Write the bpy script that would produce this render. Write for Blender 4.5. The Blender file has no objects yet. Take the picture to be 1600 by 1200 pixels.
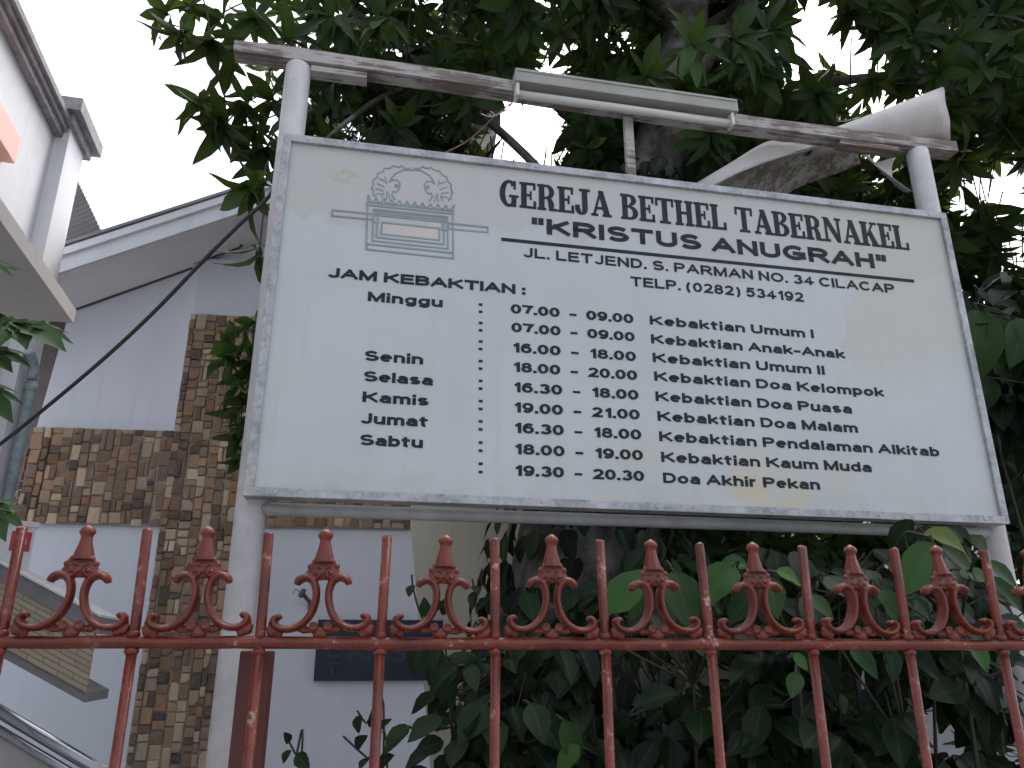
import bpy, bmesh, math, random
import numpy as np
from mathutils import Vector, Matrix

# ------------------------------------------------------------------ camera, sky, sun, exposure
sc = bpy.context.scene
COL = sc.collection
F = 1237.0                                   # focal length in photo pixels (1600 wide)
PITCH = math.atan(0.3476)
EYE = 1.55
cam_d = bpy.data.cameras.new('camera')
cam_d.sensor_width = 36.0
cam_d.lens = 36.0 * F / 1600.0
cam_d.clip_start = 0.05
cam_d.clip_end = 600
cam = bpy.data.objects.new('camera', cam_d)
COL.objects.link(cam)
cam.location = (0, 0, EYE)
cam.rotation_euler = (math.pi / 2 + PITCH, 0, 0)
sc.camera = cam

SUN_EL, SUN_AZ = math.radians(58), math.radians(25)      # hazy sun high behind the trees
w = bpy.data.worlds.new('World')
sc.world = w
w.use_nodes = True
nt = w.node_tree
nt.nodes.clear()
sky = nt.nodes.new('ShaderNodeTexSky')
sky.sky_type = 'NISHITA'
sky.sun_disc = False
sky.sun_elevation = SUN_EL
sky.sun_rotation = SUN_AZ
sky.air_density = 1.0
sky.dust_density = 4.0
sky.ozone_density = 1.0
hsv = nt.nodes.new('ShaderNodeHueSaturation')
hsv.inputs['Saturation'].default_value = 0.40            # overcast: pale, nearly white cloud
bg = nt.nodes.new('ShaderNodeBackground')
bg.inputs['Strength'].default_value = 0.13
wo = nt.nodes.new('ShaderNodeOutputWorld')
nt.links.new(sky.outputs[0], hsv.inputs['Color'])
# overcast sky: a little brighter overhead than at the horizon
geo_w = nt.nodes.new('ShaderNodeTexCoord')
sep_w = nt.nodes.new('ShaderNodeSeparateXYZ')
nt.links.new(geo_w.outputs['Generated'], sep_w.inputs[0])
grad = nt.nodes.new('ShaderNodeMapRange')
grad.inputs['From Min'].default_value = 0.0
grad.inputs['From Max'].default_value = 1.0
grad.inputs['To Min'].default_value = 0.95
grad.inputs['To Max'].default_value = 1.12
nt.links.new(sep_w.outputs['Z'], grad.inputs[0])
mul = nt.nodes.new('ShaderNodeVectorMath')
mul.operation = 'SCALE'
nt.links.new(hsv.outputs[0], mul.inputs[0])
nt.links.new(grad.outputs[0], mul.inputs['Scale'])
nt.links.new(mul.outputs[0], bg.inputs[0])
nt.links.new(bg.outputs[0], wo.inputs[0])
sun_d = bpy.data.lights.new('sun', 'SUN')
sun_d.energy = 0.6
sun_d.angle = math.radians(20)
sun_d.color = (1, 0.96, 0.9)
sun = bpy.data.objects.new('sun', sun_d)
COL.objects.link(sun)
sd = Vector((math.sin(SUN_AZ) * math.cos(SUN_EL), math.cos(SUN_AZ) * math.cos(SUN_EL), math.sin(SUN_EL)))
sun.rotation_euler = sd.to_track_quat('Z', 'Y').to_euler()
sc.view_settings.view_transform = 'Standard'
sc.view_settings.look = 'None'
sc.view_settings.exposure = 1.58
sc.view_settings.gamma = 1.0
sc.cycles.use_denoising = True
sc.cycles.max_bounces = 8
sc.cycles.transmission_bounces = 4
sc.cycles.transparent_max_bounces = 4

rnd = random.Random(7)
rng = np.random.default_rng(11)
PI = math.pi
R = math.radians

# ------------------------------------------------------------------ measuring helpers
CP, SP = math.cos(PITCH), math.sin(PITCH)
CAM = Vector((0, 0, EYE))

def ray(u, v):
    x = (u - 800) / F
    y = (600 - v) / F
    return Vector((x, CP - y * SP, y * CP + SP))

def atY(u, v, Y):
    d = ray(u, v)
    return CAM + d * (Y / d.y)

def onplane(u, v, p, n):
    d = ray(u, v)
    return CAM + d * ((Vector(p) - CAM).dot(n) / d.dot(n))

def proj(P):
    P = np.asarray(P, dtype=float) - np.array([0, 0, EYE])
    x = P[..., 0]
    y = P[..., 1] * CP + P[..., 2] * SP
    z = -P[..., 1] * SP + P[..., 2] * CP
    y = np.where(y < 0.05, 0.05, y)
    return 800 + F * x / y, 600 - F * z / y

# ------------------------------------------------------------------ object helpers
def tag(o, label=None, cat=None, group=None, kind=None):
    if label: o['label'] = label
    if cat: o['category'] = cat
    if group: o['group'] = group
    if kind: o['kind'] = kind
    return o

def empty(name, loc=(0, 0, 0), rz=0.0, label=None, cat=None, group=None):
    o = bpy.data.objects.new(name, None)
    COL.objects.link(o)
    o.location = loc
    o.rotation_euler = (0, 0, rz)
    o.empty_display_size = 0.1
    return tag(o, label, cat, group)

def link_mesh(name, me, mat=None, parent=None, world=False):
    o = bpy.data.objects.new(name, me)
    COL.objects.link(o)
    if mat is not None:
        me.materials.clear()
        me.materials.append(mat)
    if parent is not None:
        o.parent = parent
        if world:                                   # mesh given in world coordinates
            o.matrix_parent_inverse = Matrix.LocRotScale(parent.location, parent.rotation_euler, None).inverted()
    return o

def bm_obj(name, bm, mat=None, parent=None, smooth=False, world=False, normals=True):
    if normals:
        bmesh.ops.recalc_face_normals(bm, faces=bm.faces[:])
    me = bpy.data.meshes.new(name)
    bm.to_mesh(me)
    bm.free()
    if smooth:
        me.polygons.foreach_set('use_smooth', [True] * len(me.polygons))
    return link_mesh(name, me, mat, parent, world)

def box(bm, c, s, rot=None, bev=0.0):
    """box centred at c with full sizes s"""
    tmp = bmesh.new()
    bmesh.ops.create_cube(tmp, size=1.0)
    bmesh.ops.scale(tmp, vec=s, verts=tmp.verts)
    if bev > 0:
        bmesh.ops.bevel(tmp, geom=tmp.edges[:], offset=bev, segments=2, affect='EDGES', profile=0.6)
    M = Matrix.Translation(Vector(c))
    if rot is not None:
        M = M @ rot.to_4x4()
    bmesh.ops.transform(tmp, matrix=M, verts=tmp.verts)
    merge(bm, tmp)

def merge(bm, tmp):
    vm = {}
    for v in tmp.verts:
        vm[v.index if False else v] = bm.verts.new(v.co)
    for f in tmp.faces:
        nf = bm.faces.new([vm[v] for v in f.verts])
        nf.smooth = f.smooth
    tmp.free()

def tube(bm, pts, rad, n=10, caps=True, flat=1.0, up=None, smooth=True):
    """sweep a circle along pts; rad scalar or list; flat squashes along 'up'"""
    pts = [Vector(p) for p in pts]
    if not hasattr(rad, '__len__'):
        rad = [rad] * len(pts)
    rings = []
    ref = Vector(up) if up else None
    prev = None
    for i, p in enumerate(pts):
        t = (pts[min(i + 1, len(pts) - 1)] - pts[max(i - 1, 0)])
        if t.length < 1e-9:
            t = Vector((0, 0, 1))
        t.normalize()
        if ref is not None:
            a = ref - t * ref.dot(t)
        elif prev is None:
            a = Vector((0, 0, 1)) if abs(t.z) < 0.9 else Vector((1, 0, 0))
            a = a - t * a.dot(t)
        else:
            a = prev - t * prev.dot(t)
        a.normalize()
        prev = a
        b = t.cross(a)
        rings.append([bm.verts.new(p + (a * math.cos(2 * PI * k / n) * flat + b * math.sin(2 * PI * k / n)) * rad[i]) for k in range(n)])
    for i in range(len(rings) - 1):
        for k in range(n):
            f = bm.faces.new((rings[i][k], rings[i][(k + 1) % n], rings[i + 1][(k + 1) % n], rings[i + 1][k]))
            f.smooth = smooth
    if caps:
        bm.faces.new(rings[0][::-1])
        bm.faces.new(rings[-1])

def lathe(bm, prof, c=(0, 0, 0), n=16, sx=1.0, sy=1.0):
    c = Vector(c)
    rings = []
    for r, z in prof:
        rings.append([bm.verts.new(c + Vector((r * sx * math.cos(2 * PI * k / n), r * sy * math.sin(2 * PI * k / n), z))) for k in range(n)])
    for i in range(len(rings) - 1):
        for k in range(n):
            f = bm.faces.new((rings[i][k], rings[i][(k + 1) % n], rings[i + 1][(k + 1) % n], rings[i + 1][k]))
            f.smooth = True
    bm.faces.new(rings[0][::-1])
    bm.faces.new(rings[-1])

def ball(bm, c, r, s=(1, 1, 1), seg=12):
    tmp = bmesh.new()
    bmesh.ops.create_uvsphere(tmp, u_segments=seg, v_segments=max(6, seg * 2 // 3), radius=r)
    bmesh.ops.scale(tmp, vec=s, verts=tmp.verts)
    bmesh.ops.translate(tmp, vec=Vector(c), verts=tmp.verts)
    for f in tmp.faces: f.smooth = True
    merge(bm, tmp)

def slab(bm, poly, vec):
    """extruded polygon: poly list of points, thickness vector"""
    a = [bm.verts.new(Vector(p)) for p in poly]
    b = [bm.verts.new(Vector(p) + Vector(vec)) for p in poly]
    n = len(a)
    bm.faces.new(a)
    bm.faces.new(b[::-1])
    for i in range(n):
        bm.faces.new((a[i], a[(i + 1) % n], b[(i + 1) % n], b[i]))

def bez(pts, n=8):
    """Catmull-Rom through pts"""
    pts = [Vector(p) for p in pts]
    out = []
    for i in range(len(pts) - 1):
        p0 = pts[max(i - 1, 0)]; p1 = pts[i]; p2 = pts[i + 1]; p3 = pts[min(i + 2, len(pts) - 1)]
        for k in range(n):
            t = k / n
            out.append(0.5 * ((2 * p1) + (p2 - p0) * t + (2 * p0 - 5 * p1 + 4 * p2 - p3) * t * t + (3 * p1 - p0 - 3 * p2 + p3) * t ** 3))
    out.append(pts[-1])
    return out

# ------------------------------------------------------------------ material helpers
class N:
    def __init__(s, name):
        s.m = bpy.data.materials.new(name)
        s.m.use_nodes = True
        s.t = s.m.node_tree
        s.b = s.t.nodes['Principled BSDF']
        s.tc = s.t.nodes.new('ShaderNodeTexCoord')
    def new(s, k, **kw):
        n = s.t.nodes.new(k)
        for a, v in kw.items(): setattr(n, a, v)
        return n
    def ln(s, a, b): s.t.links.new(a, b)
    def coords(s, scale=(1, 1, 1), kind='Object', loc=(0, 0, 0)):
        mp = s.new('ShaderNodeMapping')
        mp.inputs['Scale'].default_value = scale
        mp.inputs['Location'].default_value = loc
        s.ln(s.tc.outputs[kind], mp.inputs[0])
        return mp.outputs[0]
    def noise(s, scale, detail=4, rough=0.55, vec=None, dist=0.0):
        n = s.new('ShaderNodeTexNoise')
        n.inputs['Scale'].default_value = scale
        n.inputs['Detail'].default_value = detail
        n.inputs['Roughness'].default_value = rough
        n.inputs['Distortion'].default_value = dist
        s.ln(vec if vec is not None else s.tc.outputs['Object'], n.inputs['Vector'])
        return n.outputs['Fac']
    def ramp(s, fac, stops, interp='LINEAR'):
        r = s.new('ShaderNodeValToRGB')
        r.color_ramp.interpolation = interp
        els = r.color_ramp.elements
        while len(els) < len(stops): els.new(0.5)
        for e, (p, c) in zip(els, stops):
            e.position = p
            e.color = c if len(c) == 4 else (*c, 1)
        s.ln(fac, r.inputs[0])
        return r.outputs[0]
    def mix(s, fac, a, b, mode='MIX'):
        m = s.new('ShaderNodeMix', data_type='RGBA', blend_type=mode)
        for sock, v in ((m.inputs['Factor'], fac), (m.inputs['A'], a), (m.inputs['B'], b)):
            pass
        ins = [i for i in m.inputs if i.enabled]
        fs, A, B = ins[0], ins[1], ins[2]
        for sock, v in ((fs, fac), (A, a), (B, b)):
            if isinstance(v, (int, float)): sock.default_value = v
            elif isinstance(v, tuple): sock.default_value = v if len(v) == 4 else (*v, 1)
            else: s.ln(v, sock)
        return [o for o in m.outputs if o.enabled][0]
    def math(s, op, a, b=0.0, clamp=False):
        m = s.new('ShaderNodeMath', operation=op, use_clamp=clamp)
        for i, v in enumerate((a, b)):
            if isinstance(v, (int, float)): m.inputs[i].default_value = v
            else: s.ln(v, m.inputs[i])
        return m.outputs[0]
    def step(s, x, lo, hi):
        mr = s.new('ShaderNodeMapRange', clamp=True)
        mr.inputs['From Min'].default_value = lo
        mr.inputs['From Max'].default_value = hi
        s.ln(x, mr.inputs[0])
        return mr.outputs[0]
    def xyz(s, kind='Object'):
        x = s.new('ShaderNodeSeparateXYZ')
        s.ln(s.tc.outputs[kind], x.inputs[0])
        return x.outputs
    def bump(s, h, strength=0.3, dist=0.01):
        b = s.new('ShaderNodeBump')
        b.inputs['Strength'].default_value = strength
        b.inputs['Distance'].default_value = dist
        s.ln(h, b.inputs['Height'])
        s.ln(b.outputs[0], s.b.inputs['Normal'])
    def base(s, c):
        if isinstance(c, tuple): s.b.inputs['Base Color'].default_value = (*c, 1)
        else: s.ln(c, s.b.inputs['Base Color'])
    def p(s, **kw):
        for k, v in kw.items():
            i = s.b.inputs[k.replace('_', ' ')]
            if isinstance(v, (int, float, tuple)): i.default_value = v
            else: s.ln(v, i)
        return s

def plain(name, col, rough=0.6, metal=0.0, var=0.12, scale=12.0, bump=0.0, stretch=(1, 1, 1)):
    """painted / weathered surface: colour with two scales of mottling"""
    n = N(name)
    v = n.coords(stretch)
    a = n.noise(scale, 6, 0.6, v)
    b = n.noise(scale * 0.17, 3, 0.5, v)
    f = n.math('MULTIPLY', n.math('ADD', a, b), 0.5)
    lo = tuple(max(0, c * (1 - var)) for c in col)
    hi = tuple(min(1, c * (1 + var)) for c in col)
    n.base(n.ramp(f, [(0.35, lo), (0.65, hi)]))
    n.p(Roughness=rough, Metallic=metal)
    if bump: n.bump(a, bump, 0.004)
    return n.m

def wall_paint(name, col, dirt=(0.30, 0.29, 0.28), amt=0.35, rough=0.75):
    """wall paint with vertical rain streaks and blotches of grime"""
    n = N(name)
    st = n.noise(1.0, 5, 0.6, n.coords((9, 9, 0.55)))
    bl = n.noise(1.3, 5, 0.6)
    fine = n.noise(45, 3, 0.6)
    m = n.math('MULTIPLY', n.step(st, 0.50, 0.78), n.step(bl, 0.38, 0.7))
    m = n.math('MULTIPLY', m, amt)
    c = n.mix(n.step(bl, 0.3, 0.7), tuple(k * 0.95 for k in col), col)
    c = n.mix(m, c, dirt)
    n.base(c)
    n.p(Roughness=rough)
    n.bump(fine, 0.12, 0.003)
    return n.m

M = {}
# sign panel: faded off-white sheet with water-stain tide marks, x = along the board, z = up the board (metres)
n = N('sign_panel_paint')
x, y, z = n.xyz()
w1 = n.noise(2.2, 5, 0.55)
w2 = n.noise(9.0, 4, 0.6)
h = n.math('ADD', z, n.math('MULTIPLY', n.math('SUBTRACT', w1, 0.5), 0.75))
h = n.math('ADD', h, n.math('MULTIPLY', n.math('SUBTRACT', w2, 0.5), 0.12))
top_stain = n.step(h, 0.895, 0.91)
edge = n.math('MULTIPLY', n.step(h, 0.87, 0.897), n.math('SUBTRACT', 1.0, n.step(h, 0.897, 0.925)))
right = n.step(n.math('ADD', x, n.math('MULTIPLY', n.math('SUBTRACT', w1, 0.5), 1.1)), 1.93, 1.96)
right = n.math('MULTIPLY', right, n.step(h, 0.45, 0.62))
c = n.mix(n.step(w1, 0.35, 0.65), (0.455, 0.495, 0.505), (0.495, 0.53, 0.54))
c = n.mix(n.math('MULTIPLY', top_stain, 0.75), c, (0.455, 0.445, 0.425))
c = n.mix(n.math('MULTIPLY', right, 0.6), c, (0.445, 0.44, 0.39))
c = n.mix(n.math('MULTIPLY', edge, 0.18), c, (0.39, 0.38, 0.36))
stk = n.noise(1.0, 4, 0.6, n.coords((26, 1, 1.1)))
c = n.mix(n.math('MULTIPLY', n.step(stk, 0.54, 0.80), 0.30), c, (0.40, 0.40, 0.37))
grm = n.math('MULTIPLY', n.math('SUBTRACT', 1.0, n.step(z, 0.02, 0.10)), n.step(n.noise(7, 5, 0.7), 0.40, 0.65))
c = n.mix(n.math('MULTIPLY', grm, 0.5), c, (0.36, 0.35, 0.30))
sm_ = n.math('MULTIPLY', n.step(n.noise(14, 5, 0.7), 0.60, 0.75), n.step(w1, 0.48, 0.6))
c = n.mix(n.math('MULTIPLY', sm_, 0.22), c, (0.38, 0.38, 0.38))
# rusty blotches low on the right half
dx = n.math('SUBTRACT', x, 1.48); dz = n.math('SUBTRACT', z, 0.07)
r2 = n.math('ADD', n.math('MULTIPLY', n.math('MULTIPLY', dx, dx), 2.2), n.math('MULTIPLY', n.math('MULTIPLY', dz, dz), 26))
g = n.math('SUBTRACT', 1.0, r2, clamp=True)
g = n.math('MULTIPLY', g, n.step(n.noise(5.5, 5, 0.65), 0.44, 0.66))
c = n.mix(n.math('MULTIPLY', g, 0.85), c, (0.55, 0.46, 0.31))
# small brown stain upper left
dx = n.math('SUBTRACT', x, 0.20); dz = n.math('SUBTRACT', z, 1.055)
r2 = n.math('MULTIPLY', n.math('ADD', n.math('MULTIPLY', dx, dx), n.math('MULTIPLY', n.math('MULTIPLY', dz, dz), 3)), 300)
g = n.math('MULTIPLY', n.math('SUBTRACT', 1.0, r2, clamp=True), n.step(n.noise(22, 4, 0.7), 0.42, 0.62))
c = n.mix(n.math('MULTIPLY', g, 0.9), c, (0.40, 0.32, 0.22))
n.base(c)
n.p(Roughness=0.42)
n.bump(n.noise(3.0, 3), 0.05, 0.01)
M['panel'] = n.m

n = N('weathered_aluminium')
f1 = n.noise(60, 6, 0.7); f2 = n.noise(8, 4, 0.6)
n.base(n.ramp(n.math('MULTIPLY', n.math('ADD', f1, f2), 0.5), [(0.36, (0.20, 0.21, 0.22)), (0.5, (0.37, 0.38, 0.40)), (0.66, (0.52, 0.53, 0.56))]))
n.p(Roughness=0.55, Metallic=0.25)
n.bump(f1, 0.25, 0.002)
M['alu'] = n.m
n = N('ink_black')
f1 = n.noise(30, 4, 0.6)
n.base(n.ramp(f1, [(0.3, (0.012, 0.015, 0.020)), (0.7, (0.026, 0.033, 0.042))]))
n.p(Roughness=0.55, Specular_IOR_Level=0.2)
M['ink'] = n.m
M['emblem'] = plain('faded_blue_grey_ink', (0.23, 0.275, 0.29), 0.5, var=0.15)
M['emblem_fill'] = plain('faded_tan_ink', (0.52, 0.50, 0.47), 0.5, var=0.06)
M['pole'] = plain('grey_pole_paint', (0.50, 0.49, 0.50), 0.5, var=0.14, scale=25, bump=0.15)
M['pipe'] = plain('grey_crossbar_paint', (0.33, 0.34, 0.35), 0.5, var=0.2, scale=18, bump=0.2)

n = N('weathered_beam_wood')
v = n.coords((3, 40, 40))
f1 = n.noise(2.0, 6, 0.65, v)
f2 = n.noise(6, 5, 0.65)
peel = n.step(n.math('MULTIPLY', n.math('ADD', f1, f2), 0.5), 0.47, 0.53)
wood = n.ramp(f1, [(0.35, (0.07, 0.045, 0.035)), (0.65, (0.20, 0.15, 0.12))])
paint = n.ramp(f2, [(0.3, (0.30, 0.275, 0.265)), (0.7, (0.43, 0.41, 0.40))])
n.base(n.mix(n.math('SUBTRACT', 1.0, n.math('MULTIPLY', n.math('SUBTRACT', 1.0, peel), 0.75)), wood, paint))
n.p(Roughness=0.85)
n.bump(f1, 0.5, 0.004)
M['beam'] = n.m
M['housing'] = plain('lamp_housing_enamel', (0.30, 0.30, 0.27), 0.4, var=0.18, scale=10)
n = N('lamp_tube_glass'); n.base((0.52, 0.51, 0.49)); n.p(Roughness=0.18); M['tubeglass'] = n.m
M['socket'] = plain('lamp_socket_plastic', (0.55, 0.52, 0.48), 0.45)

n = N('bent_sheet_enamel')
f1 = n.noise(28, 6, 0.7); f2 = n.noise(5, 4, 0.6)
geo = n.new('ShaderNodeNewGeometry')
rust = n.step(n.math('MULTIPLY', n.math('ADD', f1, f2), 0.5), 0.50, 0.60)
outer = n.ramp(f2, [(0.3, (0.34, 0.32, 0.31)), (0.7, (0.46, 0.44, 0.43))])
n.base(n.mix(n.math('MULTIPLY', rust, 0.25), outer, (0.36, 0.30, 0.27)))
n.p(Roughness=0.38)
M['sheet'] = n.m
n = N('bent_sheet_back')
f1 = n.noise(40, 6, 0.75); f2 = n.noise(6, 4, 0.6)
rust = n.step(n.math('MULTIPLY', n.math('ADD', f1, f2), 0.5), 0.47, 0.55)
n.base(n.mix(rust, (0.34, 0.34, 0.32), (0.13, 0.105, 0.09)))
n.p(Roughness=0.7)
M['sheet_back'] = n.m

# fence: brick-red gloss paint, chipped on edges and tops
n = N('fence_red_paint')
f1 = n.noise(90, 5, 0.7); f2 = n.noise(16, 4, 0.6); f3 = n.noise(300, 2, 0.5)
red = n.ramp(f2, [(0.3, (0.080, 0.014, 0.008)), (0.55, (0.155, 0.025, 0.013)), (0.75, (0.20, 0.041, 0.024))])
chips = n.math('MULTIPLY', n.step(f1, 0.57, 0.64), n.step(f2, 0.50, 0.62))
chips = n.math('MULTIPLY', chips, 0.8)
red = n.mix(chips, red, (0.42, 0.33, 0.31))
grime = n.math('MULTIPLY', n.step(n.noise(38, 5, 0.7), 0.55, 0.70), 0.65)
red = n.mix(grime, red, (0.07, 0.03, 0.025))
n.base(red)
n.p(Roughness=n.ramp(f1, [(0.3, (0.20,) * 3), (0.7, (0.42,) * 3)]), Specular_IOR_Level=0.42)
n.bump(n.math('ADD', f1, n.math('MULTIPLY', f2, 0.5)), 0.35, 0.0016)
M['fence'] = n.m
M['post'] = plain('dark_red_post_paint', (0.07, 0.010, 0.008), 0.5, var=0.2, scale=14, bump=0.2)

M['church'] = wall_paint('church_wall_paint', (0.76, 0.80, 0.88), amt=0.28)
M['church_low'] = wall_paint('church_lower_wall_paint', (0.68, 0.72, 0.80), amt=0.30)
M['fascia'] = wall_paint('fascia_paint', (0.68, 0.71, 0.76), dirt=(0.36, 0.36, 0.37), amt=0.7)
M['soffit'] = plain('soffit_board', (0.80, 0.79, 0.81), 0.8, var=0.05, scale=3)
M['trim'] = plain('dark_brown_trim', (0.10, 0.075, 0.07), 0.6)
M['roofedge'] = plain('grey_roof_sheet', (0.22, 0.215, 0.22), 0.7, var=0.2)
M['rooftile'] = plain('dark_roof_sheet', (0.09, 0.075, 0.075), 0.7, var=0.2)
M['beige'] = wall_paint('beige_wall_paint', (0.44, 0.41, 0.34), amt=0.3)
M['shop'] = wall_paint('shop_wall_paint', (0.73, 0.74, 0.78), dirt=(0.33, 0.31, 0.30), amt=0.6)
M['canopy'] = wall_paint('canopy_slab_paint', (0.62, 0.58, 0.56), dirt=(0.3, 0.27, 0.26), amt=0.5)
M['coping'] = plain('mossy_coping', (0.26, 0.25, 0.27), 0.85, var=0.4, scale=20, bump=0.3)
M['orange'] = plain('faded_orange_board', (0.84, 0.42, 0.36), 0.5, var=0.06)
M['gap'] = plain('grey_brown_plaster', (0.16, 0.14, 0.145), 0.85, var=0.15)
n = N('pvc_pipe_paint')
f1 = n.noise(14, 5, 0.6)
n.base(n.ramp(f1, [(0.35, (0.20, 0.27, 0.31)), (0.7, (0.42, 0.47, 0.50))])); n.p(Roughness=0.45)
M['pvc'] = n.m
M['ac'] = plain('cream_enamel', (0.66, 0.66, 0.66), 0.4, var=0.06)
M['grille'] = plain('dark_grille', (0.10, 0.105, 0.11), 0.6)
M['acred'] = plain('red_sticker', (0.50, 0.03, 0.05), 0.5)
M['white'] = plain('white_ink', (0.7, 0.66, 0.66), 0.5)
M['greycap'] = plain('grey_cement_cap', (0.22, 0.21, 0.22), 0.8, var=0.15, bump=0.2)
M['paleedge'] = plain('pale_cap_edge', (0.72, 0.72, 0.74), 0.5, var=0.1)
n = N('cream_wall_tiles')
bt = n.new('ShaderNodeTexBrick')
bt.inputs['Scale'].default_value = 1.0
bt.inputs['Brick Width'].default_value = 0.19
bt.inputs['Row Height'].default_value = 0.030
bt.inputs['Mortar Size'].default_value = 0.0025
bt.inputs['Color1'].default_value = (0.44, 0.36, 0.26, 1)
bt.inputs['Color2'].default_value = (0.36, 0.30, 0.22, 1)
bt.inputs['Mortar'].default_value = (0.13, 0.11, 0.10, 1)
n.ln(n.coords(kind='UV'), bt.inputs['Vector'])
n.base(bt.outputs[0]); n.p(Roughness=0.6)
M['tiles'] = n.m
n = N('dark_glossy_metal'); n.base((0.26, 0.27, 0.29)); n.p(Roughness=0.16, Metallic=0.85); M['chrome'] = n.m
M['railpanel'] = plain('grey_rail_panel', (0.30, 0.29, 0.28), 0.5, var=0.15, scale=6)
M['navy'] = plain('navy_sign_paint', (0.005, 0.011, 0.042), 0.4, var=0.25)
M['navytext'] = plain('dim_grey_lettering', (0.040, 0.044, 0.050), 0.5)
M['lampmetal'] = plain('rusty_lamp_metal', (0.16, 0.12, 0.11), 0.6, var=0.3, scale=40)
M['cable'] = plain('black_rubber_cable', (0.035, 0.033, 0.036), 0.6)
M['wire_red'] = plain('thin_brown_wire', (0.18, 0.075, 0.05), 0.6)
M['wire_pale'] = plain('thin_pale_wire', (0.42, 0.38, 0.33), 0.6)
M['mortar'] = plain('dark_mortar', (0.30, 0.27, 0.245), 0.95, var=0.3, scale=30)

# stone facing: each stone carries its own natural colour
n = N('split_stone')
at = n.new('ShaderNodeAttribute', attribute_name='stone')
grain = n.noise(1.0, 6, 0.65, n.coords((70, 70, 9)))
spot = n.noise(35, 5, 0.65)
c = n.mix(n.math('MULTIPLY', n.step(grain, 0.40, 0.70), 0.35), at.outputs['Color'], (0.22, 0.19, 0.165), 'MIX')
c = n.mix(n.math('MULTIPLY', n.step(spot, 0.56, 0.72), 0.45), c, (0.44, 0.40, 0.34))
n.base(c)
n.p(Roughness=0.8)
n.bump(n.math('ADD', grain, spot), 0.6, 0.006)
M['stone'] = n.m

# bark
n = N('mango_bark')
v = n.coords((14, 14, 5))
f1 = n.noise(1.0, 7, 0.7, v, 0.4); f2 = n.noise(3.2, 5, 0.65)
n.base(n.mix(n.step(f2, 0.46, 0.62), n.ramp(f1, [(0.3, (0.022, 0.019, 0.016)), (0.7, (0.08, 0.07, 0.06))]), (0.17, 0.163, 0.152)))
n.p(Roughness=0.92)
n.bump(f1, 0.9, 0.02)
M['bark'] = n.m
M['twig'] = plain('green_brown_twig', (0.028, 0.027, 0.016), 0.7, var=0.3, scale=20)

def leaf_mat(name, dark, light, rough=0.48, transl=0.22):
    n = N(name)
    at = n.new('ShaderNodeAttribute', attribute_name='tint')
    ve = n.new('ShaderNodeAttribute', attribute_name='vein')
    c = n.ramp(at.outputs['Fac'], [(0.0, dark), (0.7, tuple((a + b) / 2 for a, b in zip(dark, light))), (0.93, light), (1.0, (0.10, 0.13, 0.03))])
    c = n.mix(n.math('MULTIPLY', n.step(ve.outputs['Fac'], 0.80, 1.0), 0.25), c, tuple(min(1, k * 1.4) for k in light))
    n.base(c)
    n.p(Roughness=rough, Specular_IOR_Level=0.16)
    out = n.t.nodes['Material Output']
    tr = n.new('ShaderNodeBsdfTranslucent')
    n.ln(n.mix(0.6, c, (0.16, 0.26, 0.04)), tr.inputs[0])
    ms = n.new('ShaderNodeMixShader')
    ms.inputs[0].default_value = transl
    n.ln(n.b.outputs[0], ms.inputs[1]); n.ln(tr.outputs[0], ms.inputs[2])
    n.ln(ms.outputs[0], out.inputs[0])
    return n.m
M['mango_leaf'] = leaf_mat('mango_leaf', (0.0065, 0.016, 0.006), (0.048, 0.105, 0.020), transl=0.24)
M['broad_leaf'] = leaf_mat('broad_leaf', (0.003, 0.0075, 0.004), (0.038, 0.105, 0.021), 0.42, 0.06)
M['lobed_leaf'] = leaf_mat('lobed_leaf', (0.025, 0.055, 0.018), (0.05, 0.10, 0.025), 0.45, 0.14)

n = N('concrete_paving')
f1 = n.noise(1.5, 6, 0.6); f2 = n.noise(40, 3)
n.base(n.ramp(f1, [(0.3, (0.26, 0.25, 0.24)), (0.7, (0.36, 0.35, 0.335))])); n.p(Roughness=0.9); n.bump(f2, 0.2, 0.01)
M['ground'] = n.m
M['asphalt'] = plain('asphalt', (0.05, 0.05, 0.052), 0.9, var=0.25, scale=30, bump=0.3)
M['soil'] = plain('garden_soil', (0.06, 0.045, 0.03), 0.95, var=0.35, scale=9, bump=0.4)

# ------------------------------------------------------------------ ground, pavement
bm = bmesh.new()
slab(bm, [(-300, -300, -0.02), (300, -300, -0.02), (300, 400, -0.02), (-300, 400, -0.02)], (0, 0, -0.1))
tag(bm_obj('ground', bm, M['ground']), kind='structure')
bm = bmesh.new()
slab(bm, [(-60, -1.2, 0.0), (60, -1.2, 0.0), (60, 1.35, 0.0), (-60, 1.35, 0.0)], (0, 0, -0.12))
tag(bm_obj('pavement', bm, M['ground']), kind='structure')
bm = bmesh.new()
slab(bm, [(-60, -8.5, -0.012), (60, -8.5, -0.012), (60, -1.2, -0.012), (-60, -1.2, -0.012)], (0, 0, -0.05))
tag(bm_obj('road', bm, M['asphalt']), kind='structure')

# ------------------------------------------------------------------ church sign on two poles
SA = R(11.5)
SY0 = 2.157
bl = atY(380, 775, SY0)
ES = Vector((math.cos(SA), math.sin(SA), 0))
EN = Vector((-math.sin(SA), math.cos(SA), 0))           # pointing away from the street
SW, SH, SZ = 2.44, 1.182, bl.z
SO = Vector((bl.x, bl.y, 0))

def sgn(u, v, d=0.0):
    P = onplane(u, v, SO + EN * d, EN) - SO
    return Vector((P.dot(ES), d, P.z))

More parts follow.
